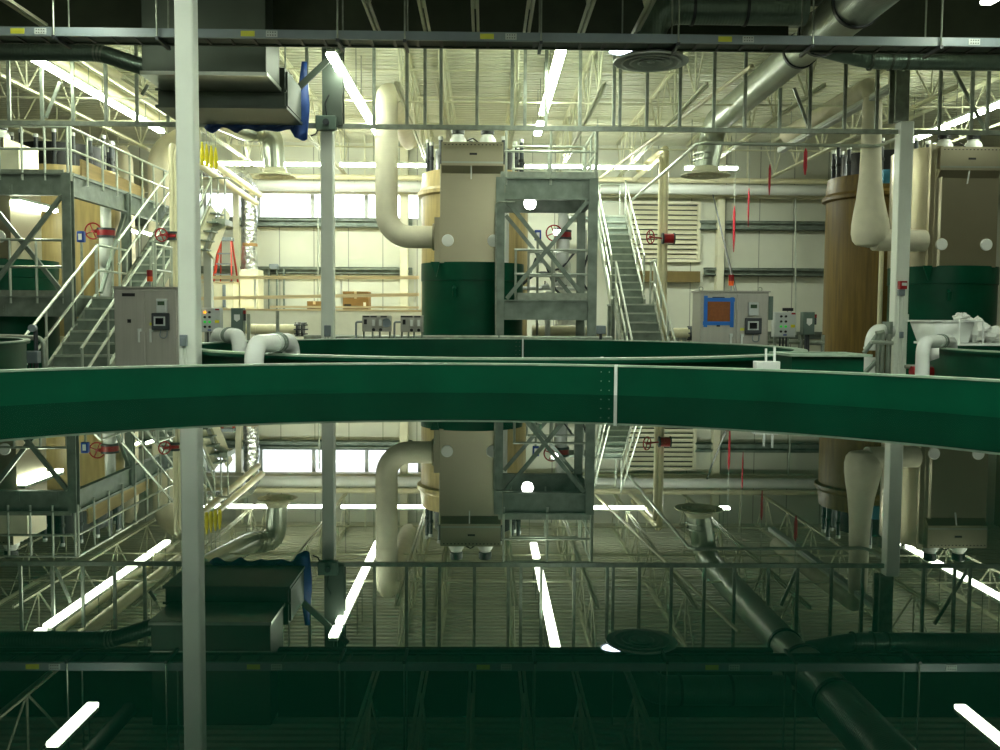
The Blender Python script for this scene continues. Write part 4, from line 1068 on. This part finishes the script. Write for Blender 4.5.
# timber guard rail
t = thing('timber_guard_rail', 'pine timber guard rail on top of the white low enclosure', 'railing', ((x0+x1)/2, YM+.06, zm))
for py0, py1 in ((277.5, 277.5), (298.5, 294.5)):
    a_, b_ = P(199, py0, YM+.06), P(419, py1, YM+.06); a_.y = b_.y = YM+.06
    MB().beam(a_, b_, .04, .075).build('rail', 'lumber', t)
MB().beam(P(270, 306.8, YM+.02), P(419, 307.5, YM+.02), .05, .05).build('kick_rail', 'lumber', t)
for px in (255, 341.5, 415): 
    x = P(px, 290, YM+.12).x; MB().box((x-.025, YM+.1, zm), (x+.025, YM+.15, P(px, 274, YM).z)).build('post', 'pvc', t)
def carton(label, a, b, Y, D):
    xa, za = XZ(a[0], b[1], Y); xb, zb = XZ(b[0], a[1], Y); h = zb-za
    t = thing('cardboard_box', label, 'box', ((xa+xb)/2, Y+D/2, zm), 'cardboard boxes on the white enclosure')
    MB().box((xa, Y, zm), (xb, Y+D, zm+h)).build('carton', 'card', t, bevel=.006)
    m_ = (xa+xb)/2
    MB().box((m_-.03, Y-.002, zm+h*.6), (m_+.03, Y, zm+h)).build('packing_tape', 'lumber', t)
    MB().box((xb-.12, Y-.003, zm+h*.15), (xb-.06, Y, zm+h*.4)).build('shipping_label', 'paper', t)
    MB().box((xa+.04, Y-.003, zm+h*.12), (xa+.2, Y, zm+h*.3)).build('printed_mark', 'black', t)
    return t
carton('larger cardboard box behind the timber rail right of the middle column', (342.5, 290), (368.5, 308), 22.1, .5)
carton('smaller dark cardboard box behind the timber rail left of the middle column', (307, 300), (321.5, 308), 22.1, .4)
# cream cabinets under ladder and foil duct
xa, za = XZ(205, 283, 24.6); xb, zb4 = XZ(235.5, 283, 24.6)
t = thing('equipment_box', 'cream equipment box under the step ladder at the back', 'box', ((xa+xb)/2, 25, zm), 'cream equipment boxes at the back')
MB().box((xa, 24.4, zm), (xb, 25.5, za)).build('casing', 'cream', t, bevel=.01)
MB().box((xa-.02, 24.38, za), (xb+.02, 25.52, za+.03)).build('lid', 'lumber', t)
for k in (.3, .7): MB().box((xa+(xb-xa)*k-.04, 24.37, zm+.05), (xa+(xb-xa)*k+.04, 24.4, za-.05)).build('batten', 'grey', t)
xa2, za2 = XZ(240.5, 272, 25.0); xb2, _ = XZ(259, 272, 25.0)
t = thing('equipment_box', 'cream equipment box carrying the foil duct at the back', 'box', ((xa2+xb2)/2, 25.1, zm), 'cream equipment boxes at the back')
MB().box((xa2, 24.9, zm), (xb2, 25.5, p0.z)).build('casing', 'cream', t, bevel=.01)
MB().box((xa2+.05, 24.885, zm+.08), (xb2-.05, 24.9, p0.z-.1)).build('access_panel', 'cream', t)
# ladder
t = thing('step_ladder', 'orange-red step ladder standing in front of the back wall near the foil duct', 'ladder', ((xa+xb)/2, 25, za+.03))
zb5 = za+.03; ztp = P(226, 239, 25.0).z
xl0, xr0 = P(214.5, 280, 24.8).x, P(232.5, 280, 24.8).x; xl1, xr1 = P(221, 240, 25).x, P(231.5, 240, 25).x
for (a0_, a1_) in ((xl0, xl1), (xr0, xr1)):
    MB().beam((a0_, 24.7, zb5), (a1_, 24.95, ztp), .035, .07).build('side_rail', 'ladder', t)
    MB().beam((a0_, 25.35, zb5), (a1_, 25.02, ztp), .03, .05).build('rear_rail', 'ladder', t)
for f in (.18, .42, .66):
    xa_ = xl0+(xl1-xl0)*f; xb_ = xr0+(xr1-xr0)*f; yy = 24.7+.25*f; zz_ = zb5+(ztp-zb5)*f
    MB().box((xa_, yy-.05, zz_-.02), (xb_, yy+.05, zz_+.01)).build('step', 'grey', t)
MB().box((xl1-.04, 24.85, ztp-.05), (xr1+.04, 25.12, ztp+.04)).build('top_cap', 'grey', t)
for a0_ in (xl0, xr0): MB().box((a0_-.03, 24.66, zb5-.0), (a0_+.03, 24.75, zb5+.04)).build('foot', 'dgrey', t)
# conduit cluster on back wall
for k, px in enumerate((269, 277, 284)):
    x = P(px, 290, 26.2).x
    o = MB().tube([(x, 26.2, zm), (x, 26.2, P(px, 268, 26.2).z)], .03, 8).build('wall_conduit', 'galvd'); tag(o, ('left', 'middle', 'right')[k]+' one of three conduits on the back wall left of the middle column', 'conduit', 'conduits on the back wall')
x, z = XZ(273.5, 267, 26.1); o = MB().box((x-.12, 26.05, z-.06), (x+.12, 26.25, z+.08)).build('junction_box', 'grey', bevel=.02); tag(o, 'dark junction box on the back wall over three conduits', 'junction box')
for px, lb in ((318, 'thin conduit up the back wall beside the middle column'), (795.5, 'thin conduit up the back wall left of the brown tank')):
    o = MB().tube([P(px, 335, 26.1), P(px, 198, 26.1)], .022, 8).build('wall_conduit', 'rail'); tag(o, lb, 'conduit')
# pipes low at left centre
def flangepipe(label, pa, pb, Y, r, flange=None, m='creampipe'):
    a_, b_ = P(*pa, Y), P(*pb, Y); b_.z = a_.z
    t = thing('process_pipe', label, 'pipe', ((a_.x+b_.x)/2, Y, 0), 'cream process pipes near the floor')
    MB().tube([a_, b_], r, 20).build('pipe', m, t)
    L = b_-a_
    for f in (.25, .55, .8): MB().tube([a_+L*f-L.normalized()*.05, a_+L*f+L.normalized()*.05], r*1.08, 20).build('coupling', m, t)
    if flange:
        for d in (0, .1): MB().lathe([(0, 0), (r*1.45, 0), (r*1.45, .04), (0, .04)], b_+V((d, 0, 0)), 20, 'X').build('flange', 'dgrey', t)
        for k in range(8):
            an = 2*pi*k/8; MB().tube([b_+V((-.04, r*1.3*math.cos(an), r*1.3*math.sin(an))), b_+V((.2, r*1.3*math.cos(an), r*1.3*math.sin(an)))], .014, 6).build('bolt', 'dgrey', t)
    for f in (.3, .7):
        c = a_+L*f; MB().box((c.x-.04, Y-.05, 0), (c.x+.04, Y+.05, c.z-r*.95)).build('support', 'galv', t)
    return t
flangepipe('cream pipe with bolted black flange in front of the white low enclosure', (240, 329), (297, 329), 19.5, .1, True)
flangepipe('thick cream pipe lying low under the central platform', (532, 331), (606, 332), 19.0, .11)
flangepipe('cream pipe with dark end flange beside the right stairs', (672, 333), (689, 333), 19.5, .1, True)
flangepipe('cream pipe under the left lower stairs', (46, 342), (70, 342), 18.48, .11)
o = MB().lathe([(0, -.25), (.2, -.2), (.27, 0), (.2, .2), (0, .25)], P(566, 327, 19.6), 20, 'X').build('pump_housing', 'pvc')
tag(o, 'rounded white pump housing low behind the central platform beam', 'pump')
q = P(566, 327, 19.6); MB().tube([q-V((0, 0, .15)), (q.x, q.y, 0)], .06, 10).build('pedestal', 'galv', o)
# white conduit posts at left pipes
for px, top, lb in ((248.5, 314, 'slim grey post behind the smaller white siphon pipe'), (277.5, 311, 'slim grey post rising behind the big white siphon pipe')):
    o = MB().box((P(px, 320, 16).x-.025, 15.98, 0), (P(px, 320, 16).x+.025, 16.03, P(px, top, 16).z)).build('slim_post', 'galv'); tag(o, lb, 'post', 'slim posts behind the middle tank')

# ------------------------------------------------------------------ pipes near the back wall
def bigpipe(label, pa, pb, Y, r, m='pvc', couple=True, group='crosswise pipes along the back wall'):
    a_, b_ = P(*pa, Y), P(*pb, Y); b_.z = a_.z = (a_.z+b_.z)/2
    t = thing('wall_pipe', label, 'pipe', ((a_.x+b_.x)/2, Y, a_.z), group)
    MB().tube([a_, b_], r, 18).build('pipe', m, t)
    n = int((b_-a_).length/2.4)
    for k in range(1, n):
        c = a_.lerp(b_, k/n); MB().tube([c-V((.05, 0, 0)), c+V((.05, 0, 0))], r*1.12, 18).build('coupling', m, t)
        MB().box((c.x+.3, Y-.02, c.z+r), (c.x+.33, Y+.02, CEIL)).build('hanger', 'joist', t)
    return t
bigpipe('thick white pipe running along the top of the back wall', (160, 185), (830, 190), 25.6, .14)
bigpipe('thinner cream pipe above the thick white back wall pipe', (160, 176), (830, 181), 25.4, .07, 'creampipe')
# silver duct run top back wall between
# twin vertical pipes centre right
t = thing('twin_riser_pipes', 'pair of tall cream riser pipes right of the staircase turning back under the roof', 'pipe', P(664, 340, 22).xy.to_3d())
for px, top, r in ((666, 148, .075), (661.5, 158, .06)):
    x, z = XZ(px, top, 22); 
    MB().tube(fillet([V((x, 22, 0)), V((x, 22, z)), V((x-.1, 25.3, z+.0))], .12, 5), r, 16).build('riser', 'creampipe', t)
t = thing('gate_valve', 'red handwheel valve on the twin riser pipes right of the staircase', 'valve', P(660, 238, 21.8))
c = P(668, 238.5, 21.75); MB().tube([c-V((.1, 0, 0)), c+V((.12, 0, 0))], .11, 16).build('body', 'red', t)
MB().tube([c-V((.14, 0, 0)), c-V((.1, 0, 0))], .13, 16).build('flange', 'dgrey', t); MB().tube([c+V((.12, 0, 0)), c+V((.15, 0, 0))], .13, 16).build('flange', 'dgrey', t)
def wheel(parent, c, R, axis, m='red', tr=.014):
    c = V(c); u, w = {'X': (V((0, 1, 0)), V((0, 0, 1))), 'Y': (V((1, 0, 0)), V((0, 0, 1))), 'D': (V((.7, .7, 0)), V((0, 0, 1)))}[axis]
    b = MB(); b.tube([c+u*R*math.cos(2*pi*k/20)+w*R*math.sin(2*pi*k/20) for k in range(21)], tr, 8)
    for k in range(4): b.tube([c, c+u*R*math.cos(pi*k/2+.4)+w*R*math.sin(pi*k/2+.4)], tr*.8, 6)
    b.tube([c-u.cross(w)*.03, c+u.cross(w)*.03], tr*2, 8)
    return b.build('handwheel', m, parent)
wc = P(650.5, 237, 21.6); wheel(t, wc, .15, 'D'); MB().tube([wc, c-V((.1, 0, 0))], .02, 8).build('stem', 'red', t)
def wallvalve(label, px, py, Y, legpx, off=(.1, .5)):
    t = thing('gate_valve', label, 'valve', P(px, py, Y), 'red handwheel valves on white down pipes')
    c = P(px, py, Y); wheel(t, c, .15, 'Y')
    q = P(legpx, py+2, Y+.1); MB().tube([c, q], .03, 8).build('stem', 'red', t)
    MB().tube([q-V((0, 0, .05)), q+V((0, 0, .05))], .165, 18).build('flange', 'red', t)
    MB().tube([q-V((0, 0, .09)), q-V((0, 0, .05))], .17, 18).build('flange', 'dgrey', t); MB().tube([q+V((0, 0, .05)), q+V((0, 0, .09))], .17, 18).build('flange', 'dgrey', t)
    MB().tube(fillet([q-V((0, 0, .09)), q-V((0, 0, .5)), q+V((off[0], off[1], -.55)), V((q.x+off[0], q.y+off[1], 0))], .15), .13, 16).build('down_pipe', 'pvc', t)
    MB().tube([q+V((0, 0, .09)), q+V((0, 0, .5)), q+V((0, 0, .55))], .1, 16).build('upper_pipe', 'pvc', t)
    return t
wallvalve('red handwheel valve on a white down pipe seen through the central platform', 554, 233, 18.55, 563, (.1, .8))
wallvalve('red handwheel valve on a white down pipe between the left platform posts', 93, 231, 18.3, 106, (-.1, .25))
def bluebox(label, px, py, Y):
    x, z = XZ(px, py, Y); t = thing('transmitter', label, 'instrument', (x, Y, z), 'blue transmitters')
    MB().box((x-.065, Y, z-.1), (x+.065, Y+.1, z+.1)).build('case', 'blue', t, bevel=.015)
    MB().box((x-.03, Y-.006, z-.06), (x+.03, Y, z+.05)).build('display', 'paper', t)
    MB().tube([(x, Y+.06, z-.1), (x, Y+.06, ZL+.03 if x < 0 else 0)], .025, 8).build('stand', 'galv', t)
bluebox('blue instrument box seen through the central platform', 538, 235, 18.5)
bluebox('blue instrument box between the left platform posts', 80, 236.5, 17.3)
t = thing('pipe_manifold', 'bundle of white pipes and dark hoses seen low behind the central platform braces', 'pipes', (1.2, 18.9, 0))
for px, y0, y1 in ((506.5, 200, 262), (548, 292, 330), (585, 230, 330)):
    a_ = P(px, y0, 18.75); b_ = P(px, y1, 18.75); MB().tube([a_, V((a_.x, a_.y, 0.02))], .055 if px < 550 else .04, 12).build('pipe', 'pvc', t)
for k, (pa, pm, pb) in enumerate((((536, 258), (527, 282), (512, 290)), ((545, 262), (556, 292), (574, 300)), ((575, 252), (562, 268), (548, 272)), ((520, 285), (545, 268), (570, 292)), ((588, 255), (580, 280), (596, 300)))):
    MB().tube(fillet([P(*pa, 18.62), P(*pm, 18.62), P(*pb, 18.62)], .3), .022, 8).build('hose', 'dgrey', t)
for px, py in ((538, 262), (545, 286), (556, 284), (566, 290)):
    c = P(px, py, 18.66); b = MB().tube([c-V((.07, 0, .02)), c+V((.07, 0, .02))], .04, 10).build('valve_body', 'pvc', t); MB().tube([c, c+V((0, 0, .1))], .014, 8).build('valve_handle', 'black', b)
MB().tube([P(506, 288, 18.7), P(590, 289, 18.7)], .035, 10).build('header', 'pvc', t)
t = thing('junction_post', 'grey junction box on a post at the foot of the right stairs', 'junction box', P(601, 340, 15.4).xy.to_3d())
x0, z0 = XZ(596.5, 334, 15.4); x1, z1 = XZ(606, 325.5, 15.4)
MB().box((x0, 15.4, z0), (x1, 15.5, z1)).build('box', 'grey', t, bevel=.01)
MB().tube([((x0+x1)/2, 15.46, z0), ((x0+x1)/2, 15.46, 0)], .025, 8).build('post', 'dgrey', t)
# riser pair by nearest column
t = thing('twin_riser_pipes', 'pair of cream riser pipes just left of the nearest column', 'pipe', P(173, 300, 18.3).xy.to_3d())
for px, top, r in ((171.5, 145, .055), (176, 150, .05)):
    x, z = XZ(px, top, 18.3); MB().tube(fillet([V((x, 18.3, 0)), V((x, 18.3, z)), V((x-.1, 18.9, z))], .1, 5), r, 14).build('riser', 'creampipe', t)
c = P(172, 236, 18.3)
MB().tube([c-V((0, 0, .03)), c+V((0, 0, .03))], .11, 16).build('red_flange', 'red', t)
for d in (-.06, .06): MB().tube([c+V((0, 0, d-.02)), c+V((0, 0, d+.02))], .12, 16).build('flange', 'dgrey', t)
wheel(t, P(161.5, 235, 18.1), .12, 'D')
MB().tube([P(161.5, 235, 18.1), c], .02, 8).build('stem', 'red', t)
# slanted pipe pair right of the nearest column, with yellow straps
for k, (pa, pb) in enumerate((((197, 152), (260, 195)), ((197, 163), (256, 203)))):
    o = MB().tube([P(*pa, 19.5), P(*pb, 24.5)], .075, 14).build('ceiling_pipe', 'creampipe'); tag(o, ('upper', 'lower')[k]+' one of two cream pipes slanting back right of the nearest column', 'pipe', 'slanting cream pipes right of the nearest column')
for k, px in enumerate((202, 206.5, 211, 215.5)):
    a_ = P(px, 142+k*1.8, 19.4); b_ = P(px+.5, 165+k*1.2, 19.4)
    t = thing('hanging_strap', ORDS[k]+' from the left of four yellow straps hanging right of the nearest column', 'strap', b_, 'yellow hanging straps')
    MB().tube([a_+V((0, 0, .0)), a_.lerp(b_, .3), a_.lerp(b_, .6), b_], [.015, .035, .045, .03], 8).build('webbing', 'yellow', t)
    MB().tube([a_, V((a_.x, a_.y, CEIL))], .006, 6).build('cord', 'galv', t)
# red straps at right
for k, (px, y0, y1, Y, r, lb) in enumerate(((805.8, 148, 175, 17.5, .035, 'pink-red strap hanging highest, left of the brown tank'), (770, 164, 195, 19.5, .025, 'pink-red strap hanging in front of the white back wall pipe'), (749, 188, 227, 23.0, .02, 'thin red strap hanging over the upper wall girt at right'), (734.5, 206, 252, 24.0, .03, 'dark red strap hanging lowest above the right cabinet'))):
    a_, b_ = P(px, y0, Y), P(px-.8, y1, Y)
    t = thing('hanging_strap', lb, 'strap', b_, 'red hanging straps')
    MB().tube([a_, a_.lerp(b_, .15), a_.lerp(b_, .7), b_], [.008, r, r, r*.4], 8).build('webbing', 'redstrap', t)
    MB().tube([a_, V((a_.x, a_.y, CEIL))], .006, 6).build('cord', 'galv', t)
# thin horizontal pipe to right column
zt_ = (P(700, 143, 16.3).z+P(890, 148, 16.3).z)/2
o = MB().tube(fillet([P(632, 200, 24), P(698, 143, 16.3), V((c3x, 16.3, zt_)), V((c3x+.0, 15.42, zt_))], .15), .03, 10).build('sprinkler_pipe', 'rail'); tag(o, 'thin grey pipe crossing to the right-hand column below the hanger frame', 'pipe')
o = MB().tube([P(600, 178, 24), P(752, 66, 13.9)], .03, 8).build('sprinkler_pipe', 'creampipe'); tag(o, 'thin dark pipe slanting back under the roof above the twin risers', 'pipe')
# ------------------------------------------------------------------ louvre on back wall
t = thing('wall_louvre', 'large square metal wall louvre behind the right staircase', 'louvre', ((vx0+vx1)/2, BACK-.1, vz0))
b = MB(); y0, y1 = BACK-.16, BACK-.005
b.box((vx0, y0, vz0), (vx1, y1, vz0+.08)).box((vx0, y0, vz1-.08), (vx1, y1, vz1)).box((vx0, y0, vz0+.08), (vx0+.08, y1, vz1-.08)).box((vx1-.08, y0, vz0+.08), (vx1, y1, vz1-.08))
b.build('frame', 'cream', t); n = 11
MB().box((vx0+.08, BACK-.03, vz0+.08), (vx1-.08, BACK-.02, vz1-.08)).build('backing', 'dgrey', t)
for k in range(n):
    z = vz0+.1+(vz1-vz0-.2)*k/n
    MB().add([(vx0+.08, y0+.01, z), (vx1-.08, y0+.01, z), (vx1-.08, y1-.03, z+.1), (vx0+.08, y1-.03, z+.1), (vx0+.08, y0+.01, z+.015), (vx1-.08, y0+.01, z+.015), (vx1-.08, y1-.03, z+.115), (vx0+.08, y1-.03, z+.115)],
             [(0, 1, 2, 3), (7, 6, 5, 4), (0, 4, 5, 1), (2, 6, 7, 3), (0, 3, 7, 4), (1, 5, 6, 2)]).build('blade', 'cream', t)
o = MB().box((vx0+.05, BACK-.22, P(660, 282, 26.3).z), (P(700, 282, 26.3).x, BACK-.03, P(660, 271, 26.3).z)).build('louvre_sill', 'sill'); tag(o, 'tan boxed sill below the wall louvre', 'sill')
# work lights
def worklight(label, px, py, Y, r=.11):
    c = P(px, py, Y); t = thing('work_light', label, 'light', c, 'round work lights')
    MB().lathe([(0, -r), (r*.7, -r*.75), (r, 0), (r*.8, r*.6), (0, r*.6)], c, 18).build('globe', 'bulb', t)
    MB().lathe([(r*.85, r*.5), (r*.5, r*1.1), (0, r*1.2)], c, 16).build('socket', 'grey', t)
worklight('round work light under the top deck of the central platform', 530, 203.5, 16.7)
worklight('small round work light beside the red valve in the central platform', 557, 232, 17.9, .07)
t = fluor('strip light fixed under the left platform deck', (-8.05, 16.5, ZTb-.1), (-8.05, 18.0, ZTb-.1), 'strip lights under the platforms', rods=False)
t = fluor('lit strip fitting behind the left stairs, left one of two', P(124, 229, 21), P(139, 234, 21.0), 'strip lights under the platforms', rods=False)
t = fluor('lit strip fitting behind the left stairs, right one of two', P(143, 233, 21), P(156, 237, 21.0), 'strip lights under the platforms', rods=False)

# ------------------------------------------------------------------ world / view
w = bpy.data.worlds.new('daylight'); bpy.context.scene.world = w; w.use_nodes = True
bg = w.node_tree.nodes['Background']; bg.inputs[0].default_value = (.93, .97, 1, 1); bg.inputs[1].default_value = 3.0
sc = bpy.context.scene
sc.view_settings.view_transform = 'Standard'; sc.view_settings.look = 'None'
sc.view_settings.exposure = 1.15; sc.view_settings.gamma = 1.0; sc.view_settings.use_curve_mapping = False
